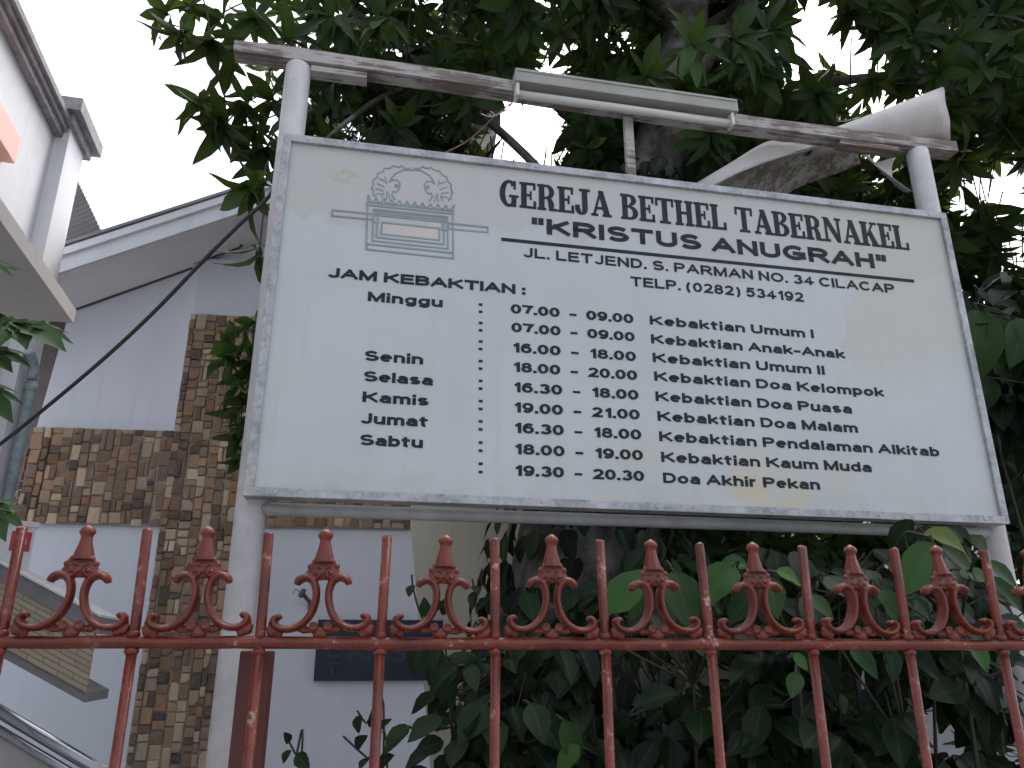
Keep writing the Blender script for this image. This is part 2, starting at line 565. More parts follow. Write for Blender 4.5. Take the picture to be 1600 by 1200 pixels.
sign = empty('church_sign', SO, SA, 'weathered white church notice board with black lettering standing on two grey poles', 'sign board')
bm = bmesh.new()
box(bm, (SW / 2, 0.024, SH / 2), (SW - 0.012, 0.040, SH - 0.012))
pan = bm_obj('panel', bm, M['panel'], sign)
pan.location = (0, 0, SZ)
bm = bmesh.new()
fw = 0.026
for (cx, cz, sx_, sz_) in ((SW / 2, SZ + SH - fw / 2, SW, fw), (SW / 2, SZ + fw / 2, SW, fw),
                           (fw / 2, SZ + SH / 2, fw, SH - 2 * fw), (SW - fw / 2, SZ + SH / 2, fw, SH - 2 * fw)):
    box(bm, (cx, 0.019, cz), (sx_, 0.056, sz_), bev=0.002)
bm_obj('frame', bm, M['alu'], sign)

sm_scr = None
for k in range(7):
    for zz_ in (SZ + 0.013, SZ + SH - 0.013):
        if sm_scr is None:
            bm = bmesh.new(); tube(bm, [(0, -0.0115, 0), (0, -0.0085, 0)], [0.0045, 0.0062], 10)
            o = bm_obj('screw', bm, M['alu'], sign); sm_scr = o
        else:
            o = sm_scr.copy(); COL.objects.link(o); o.parent = sign
        o.location = (0.09 + k * (SW - 0.18) / 6 + rnd.uniform(-.02, .02), 0, zz_)

# poles
def pole(uv_hi, uv_lo, d, r, ztop, zlow=0.0):
    a = sgn(*uv_hi, d); b = sgn(*uv_lo, d)
    s = 0.5 * (a.x + b.x)
    bm = bmesh.new()
    lathe(bm, [(r, zlow - 0.1), (r, ztop - 0.012), (r * 0.93, ztop - 0.003), (r * 0.85, ztop)], (s, d, 0), 28)
    bm_obj('pole', bm, M['pole'], sign, smooth=False)
    return s
PD = 0.095
zt = sgn(458, 103, PD).z
sL = pole((458, 150), (396, 800), PD, 0.043, zt)
sR = pole((1431, 270), (1561, 836), PD, 0.042, zt)
a = sgn(430, 797, PD); b = sgn(1000, 815, PD); c_ = sgn(1530, 834, PD)
bm = bmesh.new()
tube(bm, bez([(sL + 0.03, PD - 0.01, a.z), ((sL + sR) / 2, PD - 0.01, b.z), (sR - 0.03, PD - 0.01, c_.z)], 8), 0.0195, 14)
bm_obj('crossbar', bm, M['pipe'], sign)

# top beam: an old painted timber, slightly warped
bm = bmesh.new()
pts = []
zb = zt
for i in range(15):
    t = i / 14
    s = -0.205 + t * (sR + 0.17 + 0.205)
    zz = zb + 0.006 * math.sin(t * 7) - 0.012 * math.sin(PI * t) + 0.008 * (1 - t)
    pts.append((s, zz))
rings = []
for s, zz in pts:
    j = lambda k: rnd.uniform(-k, k)
    y0, y1 = PD - 0.030, PD + 0.036
    rings.append([bm.verts.new((s, y0 + j(.0015), zz + j(.001))), bm.verts.new((s, y1 + j(.0015), zz + j(.001))),
                  bm.verts.new((s, y1 + j(.002), zz + 0.048 + j(.004))), bm.verts.new((s, y0 + j(.002), zz + 0.048 + j(.004)))])
for i in range(len(rings) - 1):
    for k in range(4):
        bm.faces.new((rings[i][k], rings[i][(k + 1) % 4], rings[i + 1][(k + 1) % 4], rings[i + 1][k]))
bm.faces.new(rings[0][::-1]); bm.faces.new(rings[-1])
bm_obj('beam', bm, M['beam'], sign)
# batten nailed under the beam beside the left pole, thin strip on top of the beam
a = sgn(485, 118, PD); b = sgn(573, 128, PD)
bm = bmesh.new(); box(bm, ((a.x + b.x) / 2, PD + 0.004, zb - 0.013), (b.x - a.x, 0.05, 0.022), bev=0.002)
bm_obj('batten', bm, M['beam'], sign)
a = sgn(905, 145, PD); b = sgn(1066, 160, PD)
bm = bmesh.new(); box(bm, ((a.x + b.x) / 2, PD - 0.012, zb + 0.066), (b.x - a.x, 0.03, 0.018), bev=0.002)
bm_obj('batten', bm, M['beam'], sign)
a = sgn(1310, 235, PD); b = sgn(1400, 240, PD)
bm = bmesh.new(); box(bm, ((a.x + b.x) / 2, PD + 0.004, zb - 0.016), (b.x - a.x, 0.05, 0.024), bev=0.002)
bm_obj('batten', bm, M['beam'], sign)
a = sgn(984, 240, PD)
bm = bmesh.new(); box(bm, (a.x, PD + 0.0, (SZ + SH + zb) / 2 - 0.1), (0.034, 0.022, zb - SZ - SH + 0.22), bev=0.002)
bm_obj('strut', bm, M['beam'], sign)

# ---- lettering
YT = 0.0028                                             # front of the vinyl letters
def AR(cx, cz, rx, rz, a0, a1, n=12):
    return [(cx + rx * math.cos(R(a0 + (a1 - a0) * i / n)), cz + rz * math.sin(R(a0 + (a1 - a0) * i / n))) for i in range(n + 1)]
def EL(cx, cz, rx, rz): return ('c', AR(cx, cz, rx, rz, 90, 450, 22)[:-1])
GLYPH = {                                               # centre lines of a bold grotesque, (width, strokes)
 'I': (0, [[(0, 0), (0, 1)]]), 'L': (.5, [[(0, 1), (0, 0), (.5, 0)]]), 'T': (.6, [[(0, 1), (.6, 1)], [(.3, 1), (.3, 0)]]),
 'J': (.42, [[(.42, 1), (.42, .26)] + AR(.21, .24, .21, .24, 0, -175)]),
 'E': (.53, [[(.52, 1), (0, 1), (0, 0), (.54, 0)], [(0, .52), (.48, .52)]]),
 'N': (.58, [[(0, 0), (0, 1)], [(0.02, 1), (.56, 0)], [(.58, 0), (.58, 1)]]),
 'D': (.6, [('c', [(0, 0), (0, 1), (.22, 1)] + AR(.26, .5, .34, .5, 85, -85) + [(.22, 0)])]),
 'S': (.58, [AR(.29, .75, .27, .25, 22, 262) + AR(.29, .255, .30, .255, 82, -158)]),
 'P': (.57, [[(0, 0), (0, 1), (.30, 1)] + AR(.32, .73, .25, .27, 85, -85) + [(.30, .46), (0, .46)]]),
 'R': (.62, [[(0, 0), (0, 1), (.32, 1)] + AR(.34, .74, .25, .26, 85, -85) + [(.32, .48), (0, .48)], [(.33, .46), (.62, 0)]]),
 'A': (.68, [[(0, 0), (.33, 1)], [(.35, 1), (.68, 0)], [(.13, .32), (.55, .32)]]),
 'M': (.74, [[(0, 0), (0, 1)], [(0.03, 1), (.37, 0)], [(.37, 0), (.71, 1)], [(.74, 1), (.74, 0)]]),
 'O': (.74, [EL(.37, .5, .37, .5)]), 'C': (.66, [AR(.36, .5, .36, .5, 42, 318, 18)]),
 'G': (.70, [AR(.36, .5, .36, .5, 45, 322, 18), [(.38, .44), (.69, .44), (.69, .12)]]),
 'K': (.62, [[(0, 0), (0, 1)], [(.0, .34), (.58, 1)], [(.20, .58), (.62, 0)]]),
 'U': (.58, [[(0, 1), (0, .30)] + AR(.29, .29, .29, .29, 180, 360) + [(.58, .30), (.58, 1)]]),
 'H': (.56, [[(0, 0), (0, 1)], [(.56, 0), (.56, 1)], [(0, .52), (.56, .52)]]),
 'B': (.58, [[(0, 0), (0, 1), (.3, 1)] + AR(.32, .765, .22, .235, 85, -85) + [(.3, .53), (0, .53)], [(.3, .53)] + AR(.32, .265, .26, .265, 85, -85) + [(.3, 0), (0, 0)]]),
 '0': (.48, [EL(.24, .5, .24, .5)]), '1': (.26, [[(0, .74), (.12, .82), (.25, 1)], [(.26, 1), (.26, 0)]]),
 '2': (.48, [AR(.24, .72, .23, .28, 170, -25) + [(.36, .42), (.05, .06), (.03, 0), (.49, 0)]]),
 '3': (.48, [AR(.24, .76, .21, .24, 160, -85), AR(.24, .265, .25, .265, 88, -162)]),
 '4': (.52, [[(.37, 0), (.37, .98), (.0, .27), (.54, .27)]]),
 '5': (.49, [[(.46, 1), (.11, 1), (.05, .55)] + AR(.24, .33, .25, .33, 125, -155)]),
 '6': (.48, [EL(.24, .32, .24, .32), AR(.28, .46, .28, .54, 48, 185)]),
 '7': (.48, [[(0, 1), (.49, 1), (.33, .6), (.2, 0)]]), '8': (.48, [EL(.24, .765, .20, .235), EL(.24, .27, .24, .27)]),
 '9': (.48, [EL(.24, .68, .24, .32), AR(.20, .54, .28, .54, -132, 5)]),
 '(': (.2, [AR(.34, .38, .34, .78, 125, 235)]), ')': (.2, [AR(-.14, .38, .34, .78, 55, -55)]),
 '.': (.0, [[(0, 0), (0, .02)]]), '-': (.26, [[(0, .36), (.26, .36)]]), ':': (0, [[(0, 0), (0, .02)], [(0, .6), (0, .62)]]),
 '"': (.22, [[(0, 1), (0, .74)], [(.22, 1), (.22, .74)]]),
 'a': (.44, [[(.03, .53)] + AR(.22, .48, .19, .22, 150, 5) + [(.42, .46), (.43, 0)], ('c', [(.42, .38)] + AR(.2, .2, .2, .2, 95, 330))]),
 'b': (.46, [[(0, 1), (0, 0)], EL(.23, .35, .23, .35)]), 'd': (.46, [[(.46, 1), (.46, 0)], EL(.23, .35, .23, .35)]),
 'e': (.46, [[(.03, .37), (.45, .37)] + AR(.23, .35, .23, .35, 8, 318, 16)]),
 'g': (.46, [EL(.23, .36, .23, .34), [(.46, .7), (.46, .0)] + AR(.23, -.02, .23, .26, 0, -162)]),
 'h': (.44, [[(0, 0), (0, 1)], [(0, .40)] + AR(.22, .44, .22, .26, 175, 5) + [(.44, .42), (.44, 0)]]),
 'i': (0, [[(0, 0), (0, .58)], [(0, .965), (0, 1)]]), 'k': (.44, [[(0, 0), (0, 1)], [(0, .22), (.40, .70)], [(.14, .40), (.44, 0)]]),
 'l': (0, [[(0, 0), (0, 1)]]),
 'm': (.76, [[(0, 0), (0, .7)], [(0, .42)] + AR(.19, .46, .19, .24, 175, 5) + [(.38, .44), (.38, 0)], [(.38, .42)] + AR(.57, .46, .19, .24, 175, 5) + [(.76, .44), (.76, 0)]]),
 'n': (.44, [[(0, 0), (0, .7)], [(0, .40)] + AR(.22, .44, .22, .26, 175, 5) + [(.44, .42), (.44, 0)]]),
 'o': (.48, [EL(.24, .35, .24, .35)]), 'p': (.46, [[(0, .7), (0, -.27)], EL(.23, .35, .23, .35)]),
 'r': (.28, [[(0, 0), (0, .7)], [(0, .38)] + AR(.22, .42, .22, .27, 175, 70)]),
 's': (.42, [AR(.2, .52, .19, .18, 25, 262) + AR(.2, .175, .21, .175, 82, -158)]),
 't': (.28, [[(.1, .92), (.1, .16)] + AR(.22, .15, .12, .15, 180, 285), [(0, .69), (.26, .69)]]),
 'u': (.44, [[(0, .7), (0, .24)] + AR(.2, .22, .20, .22, 180, 350), [(.44, .7), (.44, 0)]]),
}
def stroke_text(bm, body, s0, s1, z0, cap, tx, tz, y=None, gap=0.13):
    """letters as thick strokes of width tx (stems) and tz (bars), fitted from s0 to s1"""
    y0 = YT if y is None else y
    xs, x_ = [], 0.0
    rel = 0.16                                          # nominal stem, in cap heights, for the spacing
    for ch in body:
        xs.append(x_)
        x_ += 0.30 if ch == ' ' else GLYPH[ch][0] + rel + gap
    total = x_ - gap - rel
    kx = (s1 - s0 - tx) / total
    cnt = 0
    for ch, ox in zip(body, xs):
        if ch == ' ': continue
        for st in GLYPH[ch][1]:
            closed = isinstance(st, tuple)
            pts = [Vector((s0 + tx / 2 + (a + ox) * kx, z0 + tz / 2 + b * (cap - tz))) for a, b in (st[1] if closed else st)]
            n_ = len(pts)
            cnt += 1
            yy = y0 - 0.00011 * (cnt % 9)
            L, Rr = [], []
            for i, p_ in enumerate(pts):
                pa_ = pts[i - 1] if (i > 0 or closed) else None
                pb_ = pts[(i + 1) % n_] if (i < n_ - 1 or closed) else None
                da = (p_ - pa_).normalized() if pa_ is not None else None
                db = (pb_ - p_).normalized() if pb_ is not None else None
                da = da or db; db = db or da
                na, nb = Vector((-da.y, da.x)), Vector((-db.y, db.x))
                m_ = na + nb
                m_ = m_.normalized() if m_.length > 1e-6 else na
                k_ = min(1.0 / max(m_.dot(na), 0.35), 2.0)
                off = Vector((m_.x * tx / 2, m_.y * tz / 2)) * k_
                q = p_.copy()
                if not closed and i == 0: q -= Vector((da.x * tx, da.y * tz)) * 0.5 * (1 if abs(da.x) < .05 or abs(da.y) < .05 or len(pts) == 2 else 0)
                if not closed and i == n_ - 1: q += Vector((da.x * tx, da.y * tz)) * 0.5 * (1 if abs(da.x) < .05 or abs(da.y) < .05 or len(pts) == 2 else 0)
                lo = z0 - 0.30 * cap if ch in 'gp()' else z0 - 0.0004
                cl = lambda v_: Vector((v_.x, yy, min(max(v_.y, lo), z0 + cap * (1.2 if ch in '()' else 1.0) + 0.0004)))
                L.append(cl(q + off)); Rr.append(cl(q - off))
            m2 = n_ if closed else n_ - 1
            fa = [bm.verts.new(v_) for v_ in L]; fb = [bm.verts.new(v_) for v_ in Rr]
            ba = [bm.verts.new(v_ + Vector((0, .0014, 0))) for v_ in L]; bb = [bm.verts.new(v_ + Vector((0, .0014, 0))) for v_ in Rr]
            for i in range(m2):
                j_ = (i + 1) % n_
                bm.faces.new((fa[i], fa[j_], fb[j_], fb[i])); bm.faces.new((fa[i], ba[i], ba[j_], fa[j_])); bm.faces.new((fb[i], fb[j_], bb[j_], bb[i]))
                bm.faces.new((ba[i], bb[i], bb[j_], ba[j_]))
            if not closed:
                bm.faces.new((fa[0], fb[0], bb[0], ba[0])); bm.faces.new((fa[-1], ba[-1], bb[-1], fb[-1]))

def line_part(name, body, blp, brp, cap, tx, tz, gap=0.13):
    p_, q_ = sgn(*blp, YT), sgn(*brp, YT)
    bm = bmesh.new()
    stroke_text(bm, body, p_.x, q_.x, (p_.z + q_.z) / 2, cap, tx, tz, gap=gap)
    return bm_obj(name, bm, M['ink'], sign)

# slab-serif headline, drawn stroke by stroke (unit cap height)
class Slab:
    def __init__(s, bm, s0, z0, kx, kz):
        s.bm, s.s0, s.z0, s.kx, s.kz, s.k = bm, s0, z0, kx, kz, 0
    def poly(s, pts, ox):
        s.k += 1
        y = YT - 0.00012 * (s.k % 9)
        slab(s.bm, [(s.s0 + (x + ox) * s.kx, y, s.z0 + z * s.kz) for x, z in pts], (0, 0.0014, 0))
    def r(s, x0, z0, x1, z1, ox): s.poly([(x0, z0), (x1, z0), (x1, z1), (x0, z1)], ox)
    def arc(s, cx, cz, rx, rz, tx, tz, a0, a1, ox, n=14):
        pts = [(cx + rx * math.cos(R(a0 + (a1 - a0) * i / n)), cz + rz * math.sin(R(a0 + (a1 - a0) * i / n))) for i in range(n + 1)]
        inn = [(cx + (rx - tx) * math.cos(R(a0 + (a1 - a0) * i / n)), cz + (rz - tz) * math.sin(R(a0 + (a1 - a0) * i / n))) for i in range(n + 1)]
        for i in range(n):
            s.poly([pts[i], pts[i + 1], inn[i + 1], inn[i]], ox)
    def glyph(s, ch, o):
        st, h = 0.20, 0.095
        if ch in 'EL':
            s.r(.06, 0, .06 + st, 1, o); s.r(0, 0, .60, h, o); s.r(.50, 0, .60, .30, o)
            if ch == 'E':
                s.r(0, 1 - h, .58, 1, o); s.r(.49, .73, .58, 1, o); s.r(.2, .46, .43, .55, o); s.r(.37, .34, .44, .67, o)
            else: s.r(0, 1 - h, .32, 1, o)
            return .64
        if ch == 'T':
            s.r(.25, 0, .25 + st, 1, o); s.r(.14, 0, .56, h, o); s.r(0, 1 - h, .70, 1, o); s.r(0, .68, .085, 1, o); s.r(.615, .68, .70, 1, o)
            return .74
        if ch == 'H':
            for x in (.06, .46):
                s.r(x, 0, x + st, 1, o); s.r(x - .06, 0, x + st + .06, h, o); s.r(x - .06, 1 - h, x + st + .06, 1, o)
            s.r(.2, .45, .5, .55, o)
            return .76
        if ch == 'B':
            s.r(.06, 0, .06 + st, 1, o); s.r(0, 0, .36, h, o); s.r(0, 1 - h, .34, 1, o); s.r(.2, .47, .36, .56, o)
            s.arc(.33, .77, .27, .23, .19, h, -90, 90, o); s.arc(.35, .27, .30, .27, .20, h, -90, 90, o)
            return .69
        if ch == 'R':
            s.r(.06, 0, .06 + st, 1, o); s.r(0, 0, .32, h, o); s.r(0, 1 - h, .34, 1, o); s.r(.2, .44, .38, .53, o)
            s.arc(.34, .72, .28, .28, .19, h, -90, 90, o)
            s.poly([(.36, .47), (.52, .47), (.60, .28), (.60, .09), (.72, .09), (.72, 0), (.42, 0), (.40, .28)], o)
            return .74
        if ch == 'G':
            s.arc(.34, .5, .34, .52, .20, .11, 55, 300, o, 20); s.r(.42, .0, .60, .40, o); s.r(.34, .36, .68, .45, o); s.r(.50, .68, .58, 1.0, o)
            s.arc(.34, .5, .25, .52, .14, .11, 40, 62, o, 4)
            return .71
        if ch == 'J':
            s.r(.26, .2, .26 + st, 1, o); s.r(.16, 1 - h, .56, 1, o); s.arc(.23, .22, .23, .24, .20, .10, 180, 360, o); s.r(0, .18, .17, .36, o)
            return .59
        if ch == 'A':
            s.poly([(.06, .06), (.16, .06), (.37, .86), (.33, 1.0)], o); s.poly([(.27, 1.0), (.46, 1.0), (.70, .06), (.48, .06), (.31, .80)], o)
            s.r(.18, .27, .56, .36, o); s.r(0, 0, .26, h, o); s.r(.42, 0, .76, h, o)
            return .77
        if ch == 'N':
            s.r(.08, 0, .18, 1, o); s.r(0, 0, .27, h, o); s.r(.60, 0, .70, 1, o); s.r(.52, 1 - h, .80, 1, o)
            s.poly([(0, 1), (.26, 1), (.70, .12), (.70, 0), (.56, 0), (.06, .94)], o)
            return .83
        if ch == 'K':
            s.r(.06, 0, .06 + st, 1, o); s.r(0, 0, .32, h, o); s.r(0, 1 - h, .32, 1, o)
            s.poly([(.22, .40), (.50, .93), (.60, .93), (.22, .28)], o); s.r(.42, 1 - h, .72, 1, o)
            s.poly([(.30, .56), (.44, .70), (.70, .06), (.46, .06)], o); s.r(.42, 0, .76, h, o)
            return .78
        return .34
class _Dry(Slab):
    def poly(s, pts, ox): pass
TITLE = 'GEREJA BETHEL TABERNAKEL'
dry = _Dry(None, 0, 0, 1, 1)
tot = sum(dry.glyph(ch, 0) for ch in TITLE) - 0.04
p, q = sgn(780.5, 324, YT), sgn(1421, 388, YT)
cap = 0.5 * ((sgn(782, 283, YT).z - p.z) + (sgn(1404, 350, YT).z - q.z))
bm = bmesh.new()
S = Slab(bm, p.x, (p.z + q.z) / 2, (q.x - p.x) / tot, cap)
o_ = 0.0
for ch in TITLE: o_ += S.glyph(ch, o_)
bm_obj('headline_lettering', bm, M['ink'], sign)

zc = sgn(854, 367, YT); zd = sgn(1366, 418, YT)
capk = sgn(855, 343, YT).z - zc.z
bm = bmesh.new()
stroke_text(bm, '"KRISTUS ANUGRAH"', sgn(831, 350, YT).x, sgn(1383.5, 400, YT).x, (zc.z + zd.z) / 2, capk, 0.0185, 0.0145)
bm_obj('name_lettering', bm, M['ink'], sign)
bm = bmesh.new()
p, q = sgn(783.5, 376, YT), sgn(1428, 437, YT)
box(bm, ((p.x + q.x) / 2, 0.0035, (p.z + q.z) / 2), (q.x - p.x, 0.0012, 0.0125))
bm_obj('underline', bm, M['ink'], sign)
capa = sgn(822, 390, YT).z - sgn(821, 405, YT).z
line_part('address_lettering', 'JL. LETJEND. S. PARMAN NO. 34 CILACAP', (818, 405), (1398, 455), capa, 0.0088, 0.0072)
line_part('telephone_lettering', 'TELP. (0282) 534192', (986, 449), (1256, 469.5), capa, 0.0088, 0.0072)
capj = sgn(527, 418.5, YT).z - sgn(526, 434, YT).z
line_part('heading_lettering', 'JAM KEBAKTIAN :', (511.7, 433.5), (821, 460), capj, 0.0112, 0.0084, 0.10)
capd = sgn(575, 455, YT).z - sgn(575, 470, YT).z
for body, a, b in (('Minggu', (574.4, 470.3), (691.6, 480)), ('Senin', (569.3, 563), (661, 569.5)), ('Selasa', (567.7, 595), (676.4, 602.7)),
                   ('Kamis', (566, 627.4), (670, 634.4)), ('Jumat', (563, 661), (668.5, 667.7)), ('Sabtu', (561.7, 695), (660.6, 700.3))):
    line_part('day_lettering', body, a, b, capd, 0.0110, 0.0073)
for v in (481.4, 510.2, 539.4, 570, 601, 632.8, 664.5, 697.8, 731):
    a = sgn(751, v, YT)
    bm = bmesh.new()
    for dz_ in (-0.0125, 0.0125):
        box(bm, (a.x, 0.0035, a.z + dz_), (0.012, 0.0012, 0.0085))
    bm_obj('colon', bm, M['ink'], sign)
TIMES = ('07.00  -  09.00', '07.00  -  09.00', '16.00  -  18.00', '18.00  -  20.00', '16.30  -  18.00', '19.00  -  21.00', '16.30  -  18.00', '18.00  -  19.00', '19.30  -  20.30')
TL = ((798, 491), (799, 520), (800, 551.4), (801, 581.5), (801.5, 613), (802, 644.5), (802.5, 676), (803, 709.5), (803.5, 743))
TR = ((990, 503.5), (992, 532), (994, 563), (996, 593), (998, 624), (1000, 655), (1002.5, 687), (1005, 719), (1007, 752))
for b_, a, c_ in zip(TIMES, TL, TR): line_part('time_lettering', b_, a, c_, capd, 0.0110, 0.0073)
for body, a, b in (('Kebaktian Umum I', (1016, 509), (1272, 526.5)), ('Kebaktian Anak-Anak', (1018, 538), (1320.6, 558.7)),
                   ('Kebaktian Umum II', (1020.6, 567), (1289, 584.2)), ('Kebaktian Doa Kelompok', (1023, 596), (1381.7, 619)),
                   ('Kebaktian Doa Puasa', (1025, 627), (1332, 645.7)), ('Kebaktian Doa Malam', (1028, 657.7), (1341, 676)),
                   ('Kebaktian Pendalaman Alkitab', (1030.7, 689), (1468.7, 713.5)), ('Kebaktian Kaum Muda', (1033.7, 720.7), (1363, 738.7)),
                   ('Doa Akhir Pekan', (1036.7, 753), (1282, 766.5))):
    line_part('service_lettering', body, a, b, capd, 0.0100, 0.0073)

# ---- emblem: chest with carrying poles and two winged figures, thin faded outlines
bmE = bmesh.new()
def ez(px, py): return sgn(380 + px / 3.8095, 200 + py / 3.8095, YT)
ek = [0]
def eline(pts, wd=0.0058, closed=False):
    P = [ez(*q) for q in pts]
    if closed: P.append(P[0])
    for a, b in zip(P[:-1], P[1:]):
        d = b - a
        if d.length < 1e-5: continue
        d.normalize()
        nn = Vector((-d.z, 0, d.x)) * wd / 2
        a2, b2 = a - d * wd * 0.4, b + d * wd * 0.4
        ek[0] += 1
        y = Vector((0, -0.0001 * (ek[0] % 11), 0))
        slab(bmE, [a2 - nn + y, b2 - nn + y, b2 + nn + y, a2 + nn + y], (0, 0.0013, 0))
def skew(x, y): return (x, y + (x - 740) * 0.105)           # the board slopes in the picture
def rect(x0, y0, x1, y1):
    eline([skew(x0, y0), skew(x1, y0), skew(x1 + 2, y1), skew(x0 - 8, y1)], closed=True)
rect(742, 440, 1250, 458); rect(740, 456, 1248, 722); rect(740, 690, 1250, 722)
rect(776, 478, 1216, 668); rect(800, 512, 1192, 644); rect(828, 552, 1166, 622)
for k in range(3): eline([skew(778, 488 + k * 12), skew(1214, 488 + k * 12)], 0.004)
eline([(530, 488), (770, 512), (770, 545), (530, 522)], closed=True)
eline([(1222, 566), (1456, 590), (1456, 620), (1222, 600)], closed=True)
rect(782, 502, 802, 556); rect(1190, 510, 1212, 560)
for k in range(11):                                       # beaded crown moulding
    x0 = 748 + k * 46
    eline([skew(x0, 402 if k in (0,) else 412), skew(x0 + 10, 432), skew(x0 + 30, 436), skew(x0 + 42, 412)], 0.005)
eline([skew(742, 400), skew(742, 450)]); eline([skew(1256, 402), skew(1250, 450)])
def wing(mir):
    f_ = (lambda x, y: (x, y)) if not mir else (lambda x, y: (2012 - x, y + (1006 - x) * 0.105 * 1.05 - 2))
    outer = [(1004, 250), (960, 232), (910, 226), (860, 236), (815, 262), (783, 300), (768, 345), (772, 385), (790, 410)]
    sc_ = []
    for i in range(len(outer) - 1):
        for t in (0, .33, .66):
            xx = outer[i][0] + (outer[i + 1][0] - outer[i][0]) * t
            yy = outer[i][1] + (outer[i + 1][1] - outer[i][1]) * t
            k = 7 if t == .33 else -4
            cx, cy = 900, 345
            L = math.hypot(xx - cx, yy - cy)
            sc_.append((xx + (xx - cx) / L * k, yy + (yy - cy) / L * k))
    sc_.append(outer[-1])
    eline([f_(*q) for q in sc_], 0.0045)
    eline([f_(*q) for q in [(1004, 250), (950, 250), (905, 272), (880, 300), (872, 318)]], 0.0045)
    eline([f_(*q) for q in [(872, 318), (895, 306), (920, 310), (934, 332), (928, 362), (912, 382), (892, 376), (886, 400), (905, 425)]], 0.0045)
    eline([f_(*q) for q in [(905, 336), (922, 340), (915, 352), (903, 350)]], 0.004)
    for (a, b) in (((845, 290), (852, 330)), ((800, 330), (840, 350)), ((790, 360), (832, 372)), ((795, 390), (830, 392)), ((825, 415), (838, 385)), ((850, 425), (858, 375)), ((870, 420), (866, 390)), ((810, 300), (846, 316))):
        eline([f_(*a), f_(*b)], 0.0035)
wing(False); wing(True)
bm_obj('emblem', bmE, M['emblem'], sign)
bm = bmesh.new()
P = [ez(*skew(*q)) + Vector((0, 0.0006, 0)) for q in ((832, 556), (1162, 556), (1160, 618), (832, 618))]
slab(bm, P, (0, 0.0006, 0))
bm_obj('emblem_fill', bm, M['emblem_fill'], sign)

# ------------------------------------------------------------------ fluorescent lamp on the beam
LD = PD - 0.034                                         # back of the housing, against the beam front
a = sgn(806, 150, LD - 0.062); b = sgn(1157, 190, LD - 0.062)
LX0, LX1 = a.x, b.x
lamp = empty('fluorescent_lamp', SO + ES * ((LX0 + LX1) / 2) + EN * (LD - 0.03) + Vector((0, 0, zb)), SA, 'greenish grey fluorescent lamp batten fixed to the front of the beam above the board', 'lamp')
LL = LX1 - LX0
bm = bmesh.new()
box(bm, (0, 0, 0.022), (LL, 0.058, 0.056), bev=0.004)
bm_obj('housing', bm, M['housing'], lamp)
bm = bmesh.new(); box(bm, (0.0, -0.0305, 0.040), (LL - 0.006, 0.004, 0.010), bev=0.001)
bm_obj('lid', bm, M['housing'], lamp)
bm = bmesh.new(); tube(bm, [(-LL / 2 + 0.012, 0.0, -0.044), (LL / 2 - 0.03, 0.0, -0.044)], 0.0160, 18)
bm_obj('tube', bm, M['tubeglass'], lamp)
for sx_ in (-1, 1):
    bm = bmesh.new()
    xx = sx_ * (LL / 2 - (0.010 if sx_ < 0 else 0.022))
    box(bm, (xx, 0.0, -0.034), (0.014, 0.044, 0.058), bev=0.006)
    bm_obj('socket', bm, M['socket'], lamp)

# ------------------------------------------------------------------ bent metal sheet curled over the right end of the beam
def sg3(u, v, d): return SO + ES * sgn(u, v, d).x + EN * d + Vector((0, 0, sgn(u, v, d).z))
sheet = empty('bent_metal_sheet', sg3(1350, 230, 0.25) , 0, 'white metal sheet curled into a cone and hanging off the right end of the beam', 'metal sheet')
def ruled(bm, A, B, m=10):
    """grid between two polylines of equal length"""
    g = []
    for i in range(len(A)):
        g.append([bm.verts.new(A[i].lerp(B[i], j / m)) for j in range(m + 1)])
    for i in range(len(A) - 1):
        for j in range(m):
            f = bm.faces.new((g[i][j], g[i + 1][j], g[i + 1][j + 1], g[i][j + 1])); f.smooth = True
    return g
# cone: mouth ring at the right, tip low at the left behind the board
mouthc = sg3(1477, 178, 0.34)
axis = (sg3(1130, 262, 0.24) - mouthc)
ax = axis.normalized()
upv = Vector((0, 0, 1)); upv = (upv - ax * upv.dot(ax)).normalized()
sdv = ax.cross(upv)
tip = mouthc + axis * 0.66
vw = (mouthc - CAM).normalized()
axp = (ax - vw * ax.dot(vw)).normalized()
TH = [PI * 2 * i / 40 * 0.93 + 0.3 for i in range(41)]
ring = []
for t in TH:                                             # the mouth is cut obliquely across the roll
    r_ = (upv * math.cos(t) + sdv * math.sin(t)) * 0.122
    ring.append(mouthc + r_ - ax * (r_.dot(axp) / ax.dot(axp) * 0.86 + 0.006 * math.cos(2 * t) + 0.004 * math.sin(5 * t)))
end = [tip + (upv * math.cos(t) + sdv * math.sin(t)) * 0.036 for t in TH]
bm = bmesh.new(); ruled(bm, ring, end, 14)
cone = bm_obj('cone', bm, M['sheet'], sheet, world=True, normals=False)
# flat wing of the sheet running down left to the board
bm = bmesh.new()
A = bez([sg3(1272, 226, 0.16), sg3(1225, 222, 0.15), sg3(1196, 222, 0.14), sg3(1135, 258, 0.10), sg3(1078, 292, 0.075)], 5)
B = bez([sg3(1275, 232, 0.14), sg3(1228, 244, 0.12), sg3(1185, 258, 0.10), sg3(1142, 276, 0.085), sg3(1104, 300, 0.07)], 5)
ruled(bm, A, B, 4)
bm_obj('flap', bm, M['sheet'], sheet, world=True, normals=False)
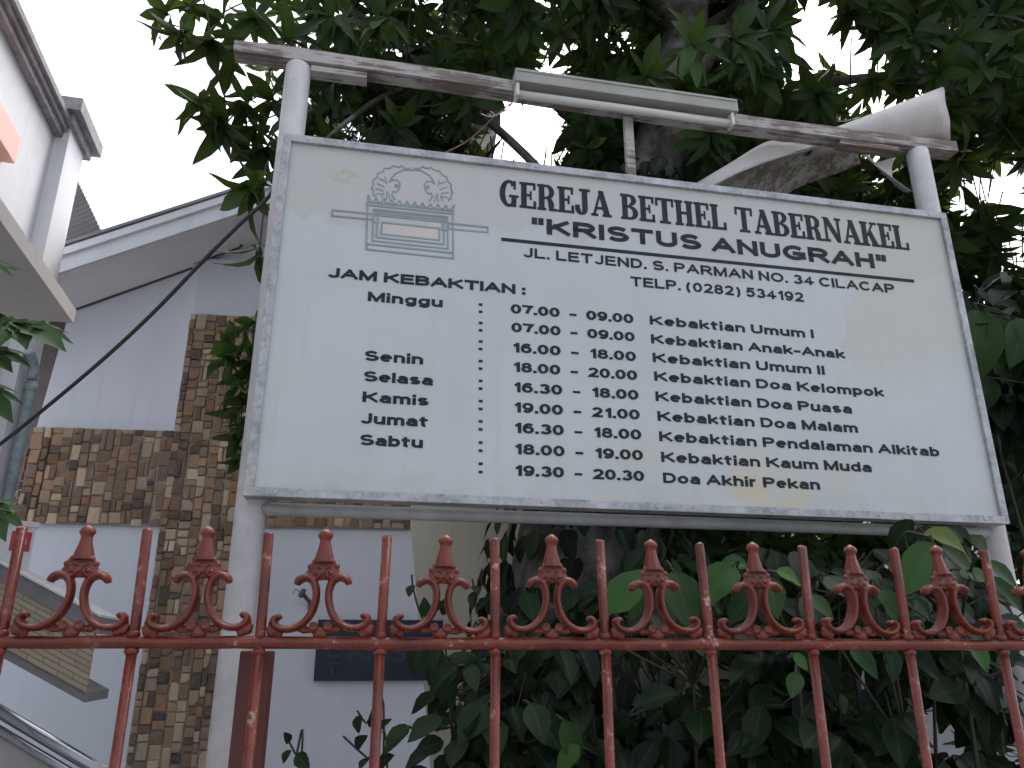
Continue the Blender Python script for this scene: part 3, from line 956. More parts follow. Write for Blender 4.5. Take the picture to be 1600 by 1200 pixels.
# rusty underside bulging beneath the beam
bm = bmesh.new()
A = bez([sg3(1326, 222, 0.13), sg3(1270, 231, 0.11), sg3(1205, 250, 0.09), sg3(1150, 272, 0.07), sg3(1096, 300, 0.06)], 5)
B = bez([sg3(1345, 256, 0.42), sg3(1305, 272, 0.46), sg3(1250, 292, 0.50), sg3(1210, 315, 0.48), sg3(1170, 335, 0.44)], 5)
g = []
mm = 8
for a, b in zip(A, B):
    row = []
    for j in range(mm + 1):
        t = j / mm
        row.append(bm.verts.new(a.lerp(b, t) + Vector((0, 0, 0.07 * math.sin(PI * t)))))
    g.append(row)
for i in range(len(g) - 1):
    for j in range(mm):
        f = bm.faces.new((g[i][j], g[i + 1][j], g[i + 1][j + 1], g[i][j + 1])); f.smooth = True
bm_obj('underside', bm, M['sheet_back'], sheet, world=True, normals=False)
# torn fold hanging between the underside and the right pole
bm = bmesh.new()
A = [sg3(1326, 222, 0.13), sg3(1340, 234, 0.13), sg3(1354, 246, 0.13), sg3(1366, 256, 0.14)]
B = [sg3(1338, 224, 0.17), sg3(1352, 236, 0.17), sg3(1362, 248, 0.17), sg3(1370, 256, 0.16)]
ruled(bm, A, B, 3)
A = [sg3(1364, 255, 0.20)] * 8
A = [sg3(1364 + i * 0.2, 256, 0.22) for i in range(9)]
cc = sg3(1412, 272, 0.22); d1 = sg3(1400, 246, 0.22) - cc; d2 = EN * 0.06
B = [cc + d1 * math.cos(t) + d2 * math.sin(t) for t in [PI * i / 8 for i in range(9)]]
ruled(bm, A, B, 8)
bm_obj('fold', bm, M['sheet'], sheet, world=True, normals=False)
for o in list(sheet.children):
    md = o.modifiers.new('thickness', 'SOLIDIFY'); md.thickness = 0.0015

# wires at the lamp
def cable(name, pts, r, mat, label, cat):
    bm = bmesh.new(); tube(bm, bez(pts, 10), r, 8)
    return tag(bm_obj(name, bm, mat), label, cat)
cable('lamp_wire', [sg3(808, 152, 0.02), sg3(790, 172, 0.03), sg3(768, 182, 0.05), sg3(752, 178, 0.06)], 0.0022, M['wire_pale'], 'short pale wire sticking out of the left end of the lamp', 'wire')
cable('supply_wire', [sg3(806, 156, 0.06), sg3(775, 180, 0.07), sg3(752, 202, 0.09), sg3(728, 222, 0.08), sg3(693, 240, 0.055)], 0.0024, M['wire_red'], 'thin brown wire running from the lamp down to the board top', 'wire')
pa = [atY(-60, 735, 2.9), atY(0, 694, 2.80), atY(80, 630, 2.68), atY(165, 558, 2.57), atY(240, 488, 2.48), atY(320, 405, 2.38), atY(370, 355, 2.32), atY(425, 300, 2.26), atY(436, 250, 2.27), sg3(440, 225, 0.07)]
cable('power_cable', pa, 0.0068, M['cable'], 'thick black cable sagging from the left edge up to the board', 'cable')

# ------------------------------------------------------------------ red iron fence
FA = R(9.516)
FX0, FY0, FSP = -0.02077, 1.05, 0.14342
fence = empty('iron_fence', (FX0, FY0, 0), FA, 'chipped brick red iron railing with cast scroll ornaments in front of the board', 'fence')
RZ = EYE + 0.0185
RR = 0.0062
N0, N1 = -8, 9
bm = bmesh.new(); tube(bm, [(N0 * FSP - 0.07 + i * 0.05, rnd.uniform(-.0006, .0006), RZ + rnd.uniform(-.0008, .0008)) for i in range(int((N1 - N0) * FSP / 0.05) + 4)], 0.0074, 16)
bm_obj('rail', bm, M['fence'], fence)
bm = bmesh.new(); tube(bm, [(N0 * FSP - 0.07, 0, 0.62), (N1 * FSP + 0.09, 0, 0.62)], RR, 12)
bm_obj('rail', bm, M['fence'], fence)
for i in range(N0, N1 + 1):
    bm = bmesh.new()
    j = lambda k: rnd.uniform(-k, k)
    top = EYE + 0.1495 + j(.0012)
    x0 = i * FSP
    lean = j(.003)
    if i == 2: lean = -0.006
    tube(bm, [(x0 + j(.002), 0, 0.52), (x0 + j(.0015), j(.001), 1.0), (x0, 0, RZ - 0.013)], RR * 1.0, 14)
    tube(bm, [(x0 + lean * 0.2, 0, RZ - 0.013), (x0 + lean * 0.2, 0, RZ + 0.02), (x0 + lean, j(.001), top - 0.0015), (x0 + lean, 0, top)], [RR, RR, RR, RR * 0.93], 14)
    # weld beads at the crossing
    for dz_ in (-0.0135, 0.0135):
        ww = rnd.uniform(1.12, 1.4); lathe(bm, [(RR * 1.0, -0.004), (RR * ww, -0.0012), (RR * ww * .97, 0.0015), (RR * 1.0, 0.0040)], (x0 + lean * .2 + j(.0006), j(.0006), RZ + dz_ * .72), 12, 1 + j(.08), 1 + j(.08))
    bm_obj('bar', bm, M['fence'], fence)

# cast ornament: two facing scrolls, crest with rosettes, fluted neck and knob - fused by a voxel remesh
def finial_mesh():
    bm = bmesh.new()
    k = 0.001
    pr = [(30, 68), (27.5, 73), (22, 76.5), (16, 76), (10.5, 71), (7.6, 63), (7, 53), (9, 42), (13, 32), (20, 23.5), (29, 18), (38, 16.3), (46, 18), (51.5, 22.5), (52.5, 28), (48.5, 31), (44.5, 29)]
    wd = [3.6, 5.0, 5.3, 5.1, 4.8, 4.6, 4.5, 4.6, 4.7, 4.5, 4.6, 4.5, 4.4, 4.4, 4.4, 3.9, 2.9]
    for sx_ in (-1, 1):
        P = bez([(sx_ * a * k, 0, b * k) for a, b in pr], 4)
        W = np.interp(np.linspace(0, len(pr) - 1, len(P)), range(len(pr)), wd)
        tube(bm, P, [x_ * k for x_ in W], 10, flat=2.5, up=(0, 1, 0))
        # raised bead on the front edge of the scroll
        tube(bm, [p_ + Vector((0, -0.0098, 0)) for p_ in P[3:-3]], 0.0024, 6)
        # curled foot
        ball(bm, (sx_ * 53 * k, 0, 13 * k), 0.0058, (1.2, 1.1, 1)); ball(bm, (sx_ * 57 * k, -0.002, 17 * k), 0.0036)
        ball(bm, (sx_ * 47 * k, 0, 11 * k), 0.005, (1, 1.0, 1.3)); ball(bm, (sx_ * 51 * k, -0.003, 20 * k), 0.0038)
        ball(bm, (sx_ * 55.5 * k, -0.003, 23 * k), 0.003)
        # crest rosettes and berries
        lathe_r = [(0.0058, -0.0), (0.0058, 0.001)]
        for cx, cz, r_ in ((8.2, 81, 5.6), (15.5, 83, 3.6), (15, 89.5, 3.9), (10.5, 95, 3.6), (5, 98, 3.9), (18, 79, 2.8)):
            ball(bm, (sx_ * cx * k, -0.0035, cz * k), r_ * k, (1, 0.9, 1))
        P = [(sx_ * (8.2 + 5.2 * math.cos(t)) * k, -0.0072, (81 + 5.2 * math.sin(t)) * k) for t in [PI * 2 * i / 18 for i in range(18)]]
        tube(bm, P + [P[0]], 0.0013, 6, caps=False)
        ball(bm, (sx_ * 8.2 * k, -0.0085, 81 * k), 0.0026)
        # base rosettes
        ball(bm, (sx_ * 8 * k, -0.002, 19.5 * k), 0.0048, (1, 1, 1)); ball(bm, (sx_ * 15 * k, 0, 15.5 * k), 0.0036, (1.3, 1, 1))
        P = [(sx_ * (8 + 4.4 * math.cos(t)) * k, -0.0062, (19.5 + 4.4 * math.sin(t)) * k) for t in [PI * 2 * i / 16 for i in range(16)]]
        tube(bm, P + [P[0]], 0.0012, 6, caps=False)
        tube(bm, [(sx_ * 9 * k, 0, 15 * k), (sx_ * 19 * k, 0, 13.5 * k), (sx_ * 26 * k, 0, 16.5 * k)], [.0032, .0028, .0022], 8)
    # crest body and foot stub
    box(bm, (0, 0, 84 * k), (0.026, 0.012, 0.015), bev=0.004)
    box(bm, (0, 0, 94 * k), (0.019, 0.012, 0.013), bev=0.004)
    box(bm, (0, 0, 76.5 * k), (0.018, 0.010, 0.006), bev=0.002)
    lathe(bm, [(0.0045, 0.006), (0.0062, 0.010), (0.005, 0.014), (0.0045, 0.018)], (0, 0, 0), 10, 1.5, 1.1)
    # neck and knob
    lathe(bm, [(0.0130, 0.094), (0.0118, 0.099), (0.0098, 0.106), (0.0076, 0.114), (0.0064, 0.121), (0.0070, 0.1235), (0.0090, 0.1265), (0.0092, 0.129), (0.0070, 0.1325), (0.0030, 0.1355), (0.0005, 0.137)], (0, 0, 0), 8)
    for v in bm.verts: v.co.z += 0.0
    me = bpy.data.meshes.new('finial_src'); bm.to_mesh(me); bm.free()
    o = bpy.data.objects.new('finial_src', me); COL.objects.link(o)
    md = o.modifiers.new('fuse', 'REMESH'); md.mode = 'VOXEL'; md.voxel_size = 0.0011; md.use_smooth_shade = True
    sm = o.modifiers.new('smooth', 'SMOOTH'); sm.factor = 0.5; sm.iterations = 2
    bpy.context.view_layer.update()
    out = bpy.data.meshes.new_from_object(o.evaluated_get(bpy.context.evaluated_depsgraph_get()))
    bpy.data.objects.remove(o); bpy.data.meshes.remove(me)
    out.name = 'finial'
    return out
fm = finial_mesh()
proto = None
for i in range(N0, N1):
    if proto is None:
        proto = link_mesh('finial', fm, M['fence'], fence); o = proto
    else:
        o = proto.copy(); COL.objects.link(o); o.parent = fence
    o.location = ((i + 0.5) * FSP + rnd.uniform(-.002, .002), rnd.uniform(-.001, .001), RZ)
    o.rotation_euler = (rnd.uniform(-.03, .03), rnd.uniform(-.035, .035), rnd.uniform(-.10, .10))
    o.scale = (1.05 * rnd.uniform(.98, 1.02), 1.0, rnd.uniform(.985, 1.02))
# heavier square-ish post behind the railing
pp = atY(395, 1100, FY0 + 0.05)
bm = bmesh.new(); box(bm, (0, 0, (RZ - 0.008) / 2), (0.040, 0.040, RZ - 0.008), bev=0.003)
o = bm_obj('post', bm, M['post'], fence, world=False)
loc = Matrix.Rotation(-FA, 4, 'Z') @ (Vector((pp.x, pp.y, 0)) - Vector((FX0, FY0, 0)))
o.location = loc
# plinth wall the fence stands on
bm = bmesh.new(); box(bm, (0, 0, 0.26), (60, 0.16, 0.56), bev=0.01)
o = bm_obj('fence_plinth', bm, M['greycap']); o.location = (FX0, FY0, 0); o.rotation_euler = (0, 0, FA)
tag(o, 'low grey cement plinth under the red iron railing', 'plinth')

# ------------------------------------------------------------------ church: white gable wall with a stone cross facing
CA = R(6.4)
CES = Vector((math.cos(CA), math.sin(CA), 0))
CEN = Vector((-math.sin(CA), math.cos(CA), 0))
CO = Vector((0, 6.9, 0))

def ch(u, v, d=0.0): return onplane(u, v, CO + CEN * d, CEN)
def chl(u, v, d=0.0):
    P = ch(u, v, d) - CO
    return Vector((P.dot(CES), d, P.z))
church = empty('church_building', CO, CA, 'white gabled church wall with a tall cross of brown split stone', 'building')
# front wall (trapezoid, wider at the foot), gable line under the soffit
tl = chl(110, 486); tm = chl(301, 420); tr = chl(470, 352)
wl_hi = chl(106, 505); wl_lo = chl(40, 735)
dxl = (wl_lo.x - wl_hi.x) / (wl_lo.z - wl_hi.z)
wr_hi = chl(641.7, 818); wr_lo = chl(666, 1123)
dxr = (wr_lo.x - wr_hi.x) / (wr_lo.z - wr_hi.z)
ztop_r = tm.z + (tr.z - tm.z) / (tr.x - tm.x) * (wr_hi.x + 0.0 - tm.x)
xr_top = wr_hi.x + dxr * (ztop_r - wr_hi.z) * 0.0
bm = bmesh.new()
slab(bm, [(wl_hi.x + dxl * (0 - wl_hi.z), 0, 0), (wr_hi.x + dxr * (0 - wr_hi.z), 0, 0), (wr_hi.x, 0, wr_hi.z), (wr_hi.x, 0, ztop_r), (tl.x, 0, tl.z + 0.1)], (0, 0.25, 0))
bm_obj('wall', bm, M['church'], church)
# shallow pier behind the upright of the cross
PF = -0.07
a = chl(299, 430, PF); b = chl(402, 400, PF)
lo = chl(203, 1150, PF)
PX0 = (chl(290, 490, PF).x + chl(205, 1200, PF).x) / 2 + 0.02
PX1 = (chl(408, 490, PF).x + chl(333, 1150, PF).x) / 2 - 0.02
bm = bmesh.new()
box(bm, ((PX0 + PX1) / 2, PF / 2 - 0.001, 2.52), (PX1 - PX0, -PF, 5.04), bev=0.004)
bm_obj('pier', bm, M['church_low'], church)

# stone facing
PAL = [(.55, .47, .38), (.60, .52, .43), (.47, .40, .33), (.63, .57, .48), (.54, .45, .34), (.40, .345, .30), (.60, .50, .40), (.50, .44, .38), (.68, .62, .54), (.43, .36, .29), (.52, .41, .30), (.32, .285, .26), (.56, .49, .42)]
PAL = [(a_ * 1.05, b_, c_ * .97) for a_, b_, c_ in PAL] + [(.74, .67, .58), (.70, .62, .52)]
def stones(name, x0, x1, z0, z1, d, cell=0.080, clip=None):
    """irregular split stones packed in rough columns over a mortar bed; local x / z of the church"""
    bm = bmesh.new()
    lay = bm.loops.layers.color.new('stone')
    def put(ax, az, bx, bz):
        g_ = 0.0015
        th = rnd.uniform(0.008, 0.024)
        col = rnd.choice(PAL)
        k = rnd.uniform(0.90, 1.20)
        col = (col[0] * k, col[1] * k, col[2] * k, 1)
        j = lambda: rnd.uniform(-0.007, 0.007)
        m_ = min(bx - ax, bz - az)
        q = [(ax + g_ + abs(j()) * .6, az + g_ + abs(j()) * .6), (bx - g_ - abs(j()) * .6, az + g_ + abs(j()) * .7), (bx - g_ - abs(j()) * .6, bz - g_ - abs(j()) * .6), (ax + g_ + abs(j()) * .6, bz - g_ - abs(j()) * .7)]
        if rnd.random() < 0.35:                          # knock a corner off
            i = rnd.randrange(4)
            p_ = q[i]; pa_ = q[i - 1]; pb_ = q[(i + 1) % 4]
            t = rnd.uniform(.2, .4)
            q[i:i + 1] = [(p_[0] + (pa_[0] - p_[0]) * t, p_[1] + (pa_[1] - p_[1]) * t), (p_[0] + (pb_[0] - p_[0]) * t, p_[1] + (pb_[1] - p_[1]) * t)]
        cx = sum(p_[0] for p_ in q) / len(q); cz = sum(p_[1] for p_ in q) / len(q)
        back = [bm.verts.new((x_, d + 0.012, z_)) for x_, z_ in q]
        mid = [bm.verts.new((x_, d - th * .55, z_)) for x_, z_ in q]
        tx_, tz_ = rnd.uniform(-.12, .12), rnd.uniform(-.12, .12)
        fr = [bm.verts.new((x_ + (cx - x_) * .13, d - th + (x_ - cx) * tx_ + (z_ - cz) * tz_ + rnd.uniform(-.002, .002), z_ + (cz - z_) * .13)) for x_, z_ in q]
        mm_ = bm.verts.new((cx, d - th - rnd.uniform(0.0, .006), cz))
        n_ = len(q)
        fs = []
        for i in range(n_):
            k_ = (i + 1) % n_
            fs.append(bm.faces.new((back[i], back[k_], mid[k_], mid[i])))
            fs.append(bm.faces.new((mid[i], mid[k_], fr[k_], fr[i])))
            fs.append(bm.faces.new((fr[i], fr[k_], mm_)))
        for f in fs:
            for l in f.loops: l[lay] = col
    x = x0
    # columns of varying width, each with its own heights; some pairs merge or split
    ncol = max(1, round((x1 - x0) / cell))
    cuts = [x0 + (x1 - x0) * i / ncol + (rnd.uniform(-.018, .018) if 0 < i < ncol else 0) for i in range(ncol + 1)]
    for i in range(ncol):
        z = z0 + rnd.uniform(0, 0.02)
        drift = 0.0
        while z < z1 - 0.02:
            h = rnd.choice((.055, .075, .09, .10, .115, .13, .15)) * rnd.uniform(.9, 1.1)
            if z1 - (z + h) < 0.045: h = z1 - z
            drift = max(-.012, min(.012, drift + rnd.uniform(-.008, .008)))
            ax, bx = cuts[i], cuts[i + 1]
            if 0 < i: ax += drift * 0.6
            if i < ncol - 1: bx += drift * 0.6
            if h > .07 and rnd.random() < .16 and bx - ax > .075:
                xm = ax + (bx - ax) * rnd.uniform(.35, .65)
                put(ax, z, xm, z + h); put(xm, z, bx, z + h)
            elif h > .11 and rnd.random() < .35:
                zm = z + h * rnd.uniform(.4, .6)
                put(ax, z, bx, zm); put(ax, zm, bx, z + h)
            else:
                put(ax, z, bx, z + h)
            z += h
    if clip:                                             # slanted left edge
        co, no = clip
        bmesh.ops.bisect_plane(bm, geom=bm.verts[:] + bm.edges[:] + bm.faces[:], plane_co=co, plane_no=no, clear_outer=True)
    for f in bm.faces: f.smooth = False
    return bm_obj(name, bm, M['stone'], church)
SF = PF - 0.012
vl = chl(290, 490, SF); vr = chl(408, 490, SF); vb = chl(210, 1150, SF)
ux0, ux1 = (vl.x + chl(205, 1200, SF).x) / 2, (vr.x + chl(333, 1150, SF).x) / 2
stones('stone_cladding', ux0, ux1, 0.2, vl.z, SF)
bm = bmesh.new(); box(bm, ((ux0 + ux1) / 2, SF + 0.004, (0.2 + vl.z) / 2), (ux1 - ux0 - .01, 0.006, vl.z - 0.22)); bm_obj('mortar', bm, M['mortar'], church)
SB = -0.016
b0 = chl(58, 668, SB); b1 = chl(247, 823, SB); b2 = chl(642, 829, SB)
bx0 = chl(20, 760, SB).x
stones('stone_cladding', bx0, ux0 - 0.004, (b1.z + chl(60, 821, SB).z) / 2, b0.z, SB - 0.02, clip=((wl_hi.x, 0, wl_hi.z), (-1, 0, dxl)))
bm = bmesh.new(); box(bm, ((bx0 + ux0) / 2 + .12, SB - 0.014, (b0.z + b1.z) / 2), (ux0 - bx0 - .26, 0.02, b0.z - b1.z - .01)); bm_obj('mortar', bm, M['mortar'], church)
stones('stone_cladding', ux1 + 0.004, b2.x, b2.z, b0.z, SB - 0.02)
bm = bmesh.new(); box(bm, ((ux1 + b2.x) / 2, SB - 0.014, (b0.z + b2.z) / 2), (b2.x - ux1 - .01, 0.02, b0.z - b2.z - .01)); bm_obj('mortar', bm, M['mortar'], church)

# eaves: fascia boards on the overhang, soffit, dark trim, roof sheet
OH = -0.80
f0b, f1b = chl(98.8, 424, OH), chl(376, 332, OH)
f0t, f1t = chl(102, 388, OH), chl(376, 299, OH)
sl = (f1b.z - f0b.z) / (f1b.x - f0b.x)
def along(p, dx): return Vector((p.x + dx, p.y, p.z + sl * dx))
Lf, Rf = -0.9, 2.2
fh = 0.5 * ((f0t.z - f0b.z) + (f1t.z - f1b.z))
A, B = along(f0b, Lf), along(f1b, Rf)
bm = bmesh.new(); slab(bm, [A, B, B + Vector((0, 0, fh * .66)), A + Vector((0, 0, fh * .66))], (0, 0.03, 0)); bm_obj('fascia', bm, M['fascia'], church)
o_ = Vector((0, -0.035, 0))
bm = bmesh.new(); slab(bm, [A + o_ + Vector((0, 0, fh * .665)), B + o_ + Vector((0, 0, fh * .665)), B + o_ + Vector((0, 0, fh)), A + o_ + Vector((0, 0, fh))], (0, 0.05, 0)); bm_obj('fascia', bm, M['fascia'], church)
w0, w1 = chl(110, 489), chl(301, 421)
slw = (w1.z - w0.z) / (w1.x - w0.x)
wa = Vector((w0.x - 0.9, 0, w0.z - slw * 0.9)); wb = Vector((w1.x + 2.5, 0, w1.z + slw * 2.5))
bm = bmesh.new()
q = [A + Vector((0, 0.03, 0.012)), B + Vector((0, 0.03, 0.012)), wb + Vector((0, 0.05, .02)), wa + Vector((0, 0.05, .02))]
slab(bm, q, (0, 0, 0.03)); bm_obj('soffit', bm, M['soffit'], church)
bm = bmesh.new()
c0, c1 = w0 + Vector((-.5, -.03, -.5 * slw)), w1 + Vector((0, -.03, 0))
slab(bm, [c0, c1, c1 + Vector((0, 0, .055)), c0 + Vector((0, 0, .055))], (0, .028, 0)); bm_obj('trim', bm, M['trim'], church)
t0, t1 = chl(301, 411, PF - .03), chl(376, 386, PF - .03)
bm = bmesh.new(); slab(bm, [t0, t1, t1 + Vector((0, 0, .055)), t0 + Vector((0, 0, .055))], (0, .028, 0)); bm_obj('trim', bm, M['trim'], church)
t0, t1 = chl(369, 334, OH * .55), chl(376, 384, PF - .03)
bm = bmesh.new(); tube(bm, [t0, t1], 0.025, 4, smooth=False); bm_obj('trim', bm, M['trim'], church)
bm = bmesh.new()
bk = Vector((0, 6.0, 1.2))
A2, B2 = A + Vector((-.03, -0.05, fh + .002)), B + Vector((0, -0.05, fh + .002))
slab(bm, [A2, B2, B2 + Vector((0, 6.0, 0)), A2 + Vector((0, 6.0, 0))], (0, 0, 0.028)); bm_obj('roof', bm, M['roofedge'], church)
# recessed beige rear wing to the right
bm = bmesh.new()
e0 = chl(640, 820, 0.9); 
box(bm, (wr_hi.x + 1.6, 1.0, 1.8), (4.2, 0.2, 3.6)); bm_obj('rear_wall', bm, M['beige'], church)
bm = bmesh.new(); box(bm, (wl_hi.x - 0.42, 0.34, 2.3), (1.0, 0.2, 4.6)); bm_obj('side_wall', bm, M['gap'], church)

# navy name board on the wall, and a small spotlight above it
nb0, nb1 = chl(497, 968, -0.06), chl(690, 1063, -0.06)
nz0 = chl(497, 1064, -.06).z
ns = empty('name_board', CO + CES * ((nb0.x + nb1.x) / 2) + CEN * (-.03) + Vector((0, 0, nz0)), CA, 'dark navy board with dim raised letters on the lower white church wall', 'sign board')
nw, nh = nb1.x - nb0.x, nb0.z - nz0
bm = bmesh.new(); box(bm, (0, 0, nh / 2), (nw, 0.06, nh), bev=0.003); bm_obj('panel', bm, M['navy'], ns)
xl = -nw / 2
bm = bmesh.new()
def nloc(u, v):
    p_ = chl(u, v, -.062); return p_.x - (nb0.x + nb1.x) / 2, p_.z - nz0
g0 = nloc(506, 1030); g1 = nloc(534, 1036); g2 = nloc(520, 1058)
box(bm, ((g0[0] + g1[0]) / 2, -.034, g1[1]), (g1[0] - g0[0], .012, .022)); box(bm, ((g0[0] + g1[0]) / 2, -.034, (g1[1] + g2[1]) / 2 - .011), (.028, .012, g1[1] - g2[1] - .022))
box(bm, ((g0[0] + g1[0]) / 2, -.034, g1[1] + .055), (g1[0] - g0[0] - .02, .012, .022))
bm_obj('emblem', bm, M['navytext'], ns)
bm = bmesh.new()
g0 = nloc(545, 1034); g1 = nloc(660, 1034); g2 = nloc(545, 1012)
stroke_text(bm, 'KRIST', g0[0], g1[0], g0[1], g2[1] - g0[1] + .03, 0.026, 0.022, y=-.0312)
bm_obj('lettering', bm, M['navytext'], ns)
lp = chl(484, 946, -0.02)
wl_ = empty('wall_spotlight', CO + CES * lp.x + CEN * 0 + Vector((0, 0, lp.z)), CA, 'small rusty spotlight on a bent arm above the navy board', 'lamp')
bm = bmesh.new()
q0 = chl(487, 944, -.02); q1 = chl(472, 927, -.16); q2 = chl(462, 921, -.2); q3 = chl(458, 926, -.2)
off = Vector((lp.x, 0, lp.z))
tube(bm, [q0 - off, q1 - off], 0.016, 8); bm_obj('arm', bm, M['lampmetal'], wl_)
bm = bmesh.new(); tube(bm, [q1 - off + Vector((.012, 0, -.005)), q1 - off + Vector((-.014, -.01, .008))], [0.040, 0.034], 14); bm_obj('head', bm, M['lampmetal'], wl_)
bm = bmesh.new(); tube(bm, bez([q1 - off, q2 - off, q3 - off + Vector((0, 0, -.01))], 5), 0.005, 6); bm_obj('hook', bm, M['wire_pale'], wl_)
bm = bmesh.new(); box(bm, (0.01, -.012, -.0), (.05, .022, .07), bev=.004); bm_obj('base', bm, M['lampmetal'], wl_)

# ------------------------------------------------------------------ shop building on the left
LA = math.atan2(0.2306, 0.9731)                         # its wall runs away from the camera, bearing left
LD_ = Vector((-0.2306, 0.9731, 0)).normalized()         # along the wall, away
LN = Vector((LD_.y, -LD_.x, 0))                         # out of the wall, to the right
LP = atY(131, 240, 5.5)
LP0 = Vector((LP.x, LP.y, 0))
def lw(u, v, d=0.0): return onplane(u, v, LP0 + LN * d, LN)
def lwl(u, v, d=0.0):
    P = lw(u, v, d) - LP0
    return Vector((P.dot(LD_), d, P.z))                 # (along, out, up)
shop = empty('shop_building', LP0, 0, 'white two storey building with mossy coping and a projecting canopy slab', 'building')
def LW(a, o, z): return LP0 + LD_ * a + LN * o + Vector((0, 0, z))
def lbox(bm, a0, a1, o0, o1, z0, z1):
    slab(bm, [LW(a0, o0, z0), LW(a1, o0, z0), LW(a1, o1, z0), LW(a0, o1, z0)], (0, 0, z1 - z0))
c_far = lwl(112, 252, -.07); c_near = lwl(8, 42, -.07)
zc_ = (c_far.z)
bm = bmesh.new(); lbox(bm, -9, -0.001, -6, -0.10, 0, zc_ - .02)
bm_obj('wall', bm, M['shop'], shop, world=True)
pl0 = lwl(113, 300, 0.0).x
bm = bmesh.new(); lbox(bm, -0.36, 0.0, -0.5, 0.0, 0, LP.z - .02); bm_obj('pilaster', bm, M['shop'], shop, world=True)
bm = bmesh.new()
lbox(bm, -0.44, 0.07, -0.6, 0.035, LP.z - .02, LP.z + .06); lbox(bm, -0.50, 0.13, -0.66, 0.09, LP.z + .061, LP.z + .17)
bm_obj('pilaster_cap', bm, M['coping'], shop, world=True)
bm = bmesh.new()
lbox(bm, -9, -.37, -.4, -.045, zc_ - .019, zc_ + .035); lbox(bm, -9, -.37, -.4, -.02, zc_ + .036, zc_ + .08); lbox(bm, -9, -.37, -.4, .01, zc_ + .081, zc_ + .13)
bm_obj('coping', bm, M['coping'], shop, world=True)
# canopy slab
s1 = lwl(115, 505, .55)
bm = bmesh.new()
lbox(bm, -6, s1.x, -0.09, .55, s1.z, s1.z + .09)
bm_obj('canopy', bm, M['canopy'], shop, world=True)
# orange board on the wall
p0, p1 = lwl(26, 245, -.02), lwl(0, 175, -.02)
bm = bmesh.new(); 
zb1 = lwl(20, 250, -.02).z; zt1 = lwl(26, 205, -.02).z
lbox(bm, -5, p0.x, -.099, -.02, zb1, zt1)
bm_obj('board', bm, M['orange'], shop, world=True)
# roof sheet seen behind the pilaster
bm = bmesh.new()
r0 = atY(122, 285, 7.2); r1 = atY(160, 366, 6.6); r2 = atY(100, 392, 6.6); r3 = atY(85, 300, 7.4)
NR = 26
va, vb_ = [], []
for i in range(NR + 1):
    t = i / NR
    k = Vector((0, 0, 0.022 * (i % 2)))
    va.append(bm.verts.new(r0.lerp(r1, t) + k)); vb_.append(bm.verts.new(r3.lerp(r2, t) + k))
for i in range(NR): bm.faces.new((va[i], va[i + 1], vb_[i + 1], vb_[i]))
o = bm_obj('roof', bm, M['rooftile'], shop, world=True); md = o.modifiers.new('thickness', 'SOLIDIFY'); md.thickness = 0.012

# drain pipe down the lower wall
a0 = lwl(44, 560, .05); a1 = lwl(50, 600, .05)
dp = empty('drain_pipe', LW(a1.x, .05, 0), 0, 'bluish grey drain pipe running down the white wall at the left edge', 'pipe')
bm = bmesh.new()
P = [lw(45, 548, .03), lw(52, 570, .05), lw(50, 592, .05), lw(30, 690, .05), lw(4, 805, .05)]
P2 = P[:3] + [LW(a1.x, .05, lwl(50, 592, .05).z - .3), LW(a1.x, .05, .1)]
tube(bm, bez(P2, 4), 0.036, 14); bm_obj('pipe', bm, M['pvc'], dp, world=True)
zz = lwl(50, 592, .05).z
for dz_ in (.02, 1.1):
    bm = bmesh.new(); lathe(bm, [(.037, -.03), (.042, -.03), (.042, .03), (.037, .03)], LW(a1.x, .05, zz - dz_ - .04), 14); bm_obj('joint', bm, M['pvc'], dp, world=True)

# air-conditioning unit on the lower wall
ce = atY(58, 819, 4.6)
ac = empty('air_conditioner', (ce.x, ce.y, 0), 0, 'white outdoor air conditioning unit with a red sticker at the left edge', 'air conditioner')
fx = Vector((-0.78, -0.62, 0)).normalized()             # its front runs towards us from the corner
fz = Vector((0, 0, 1)); bkv = Vector((-0.62, 0.78, 0))
h_ac = ce.z - atY(45, 897, 4.6).z
C0 = Vector((ce.x, ce.y, ce.z - h_ac - .12))
bm = bmesh.new()
slab(bm, [C0, C0 + fx * .78, C0 + fx * .78 + bkv * .28, C0 + bkv * .28], (0, 0, h_ac + .12)); bm_obj('body', bm, M['ac'], ac, world=True)
bm = bmesh.new()
slab(bm, [C0 + fx * -.012 - bkv * .012 + fz * (h_ac + .10), C0 + fx * .79 - bkv * .012 + fz * (h_ac + .10), C0 + fx * .79 + bkv * .29 + fz * (h_ac + .10), C0 - fx * .012 + bkv * .29 + fz * (h_ac + .10)], (0, 0, .03)); bm_obj('lid', bm, M['ac'], ac, world=True)
bm = bmesh.new()
for i in range(26):
    z0_ = .04 + i * (h_ac + .02) / 26
    slab(bm, [C0 + fx * .17 - bkv * .008 + fz * z0_, C0 + fx * .74 - bkv * .008 + fz * z0_, C0 + fx * .74 - bkv * .008 + fz * (z0_ + .008), C0 + fx * .17 - bkv * .008 + fz * (z0_ + .008)], bkv * .007)
bm_obj('grille', bm, M['grille'], ac, world=True)
sq = C0 + fx * .015 - bkv * .004 + fz * (h_ac - .04)
bm = bmesh.new(); slab(bm, [sq, sq + fx * .10, sq + fx * .10 + fz * .11, sq + fz * .11], bkv * .003)
bm_obj('sticker', bm, M['acred'], ac, world=True)
bm = bmesh.new()
cc = sq + fx * .05 + fz * .055 - bkv * .002
ring_ = [cc + fx * .026 * math.cos(t) + fz * .030 * math.sin(t) for t in [2 * PI * i / 18 for i in range(19)]]
tube(bm, ring_, .0035, 6, caps=False); bm_obj('mark', bm, M['white'], ac, world=True)

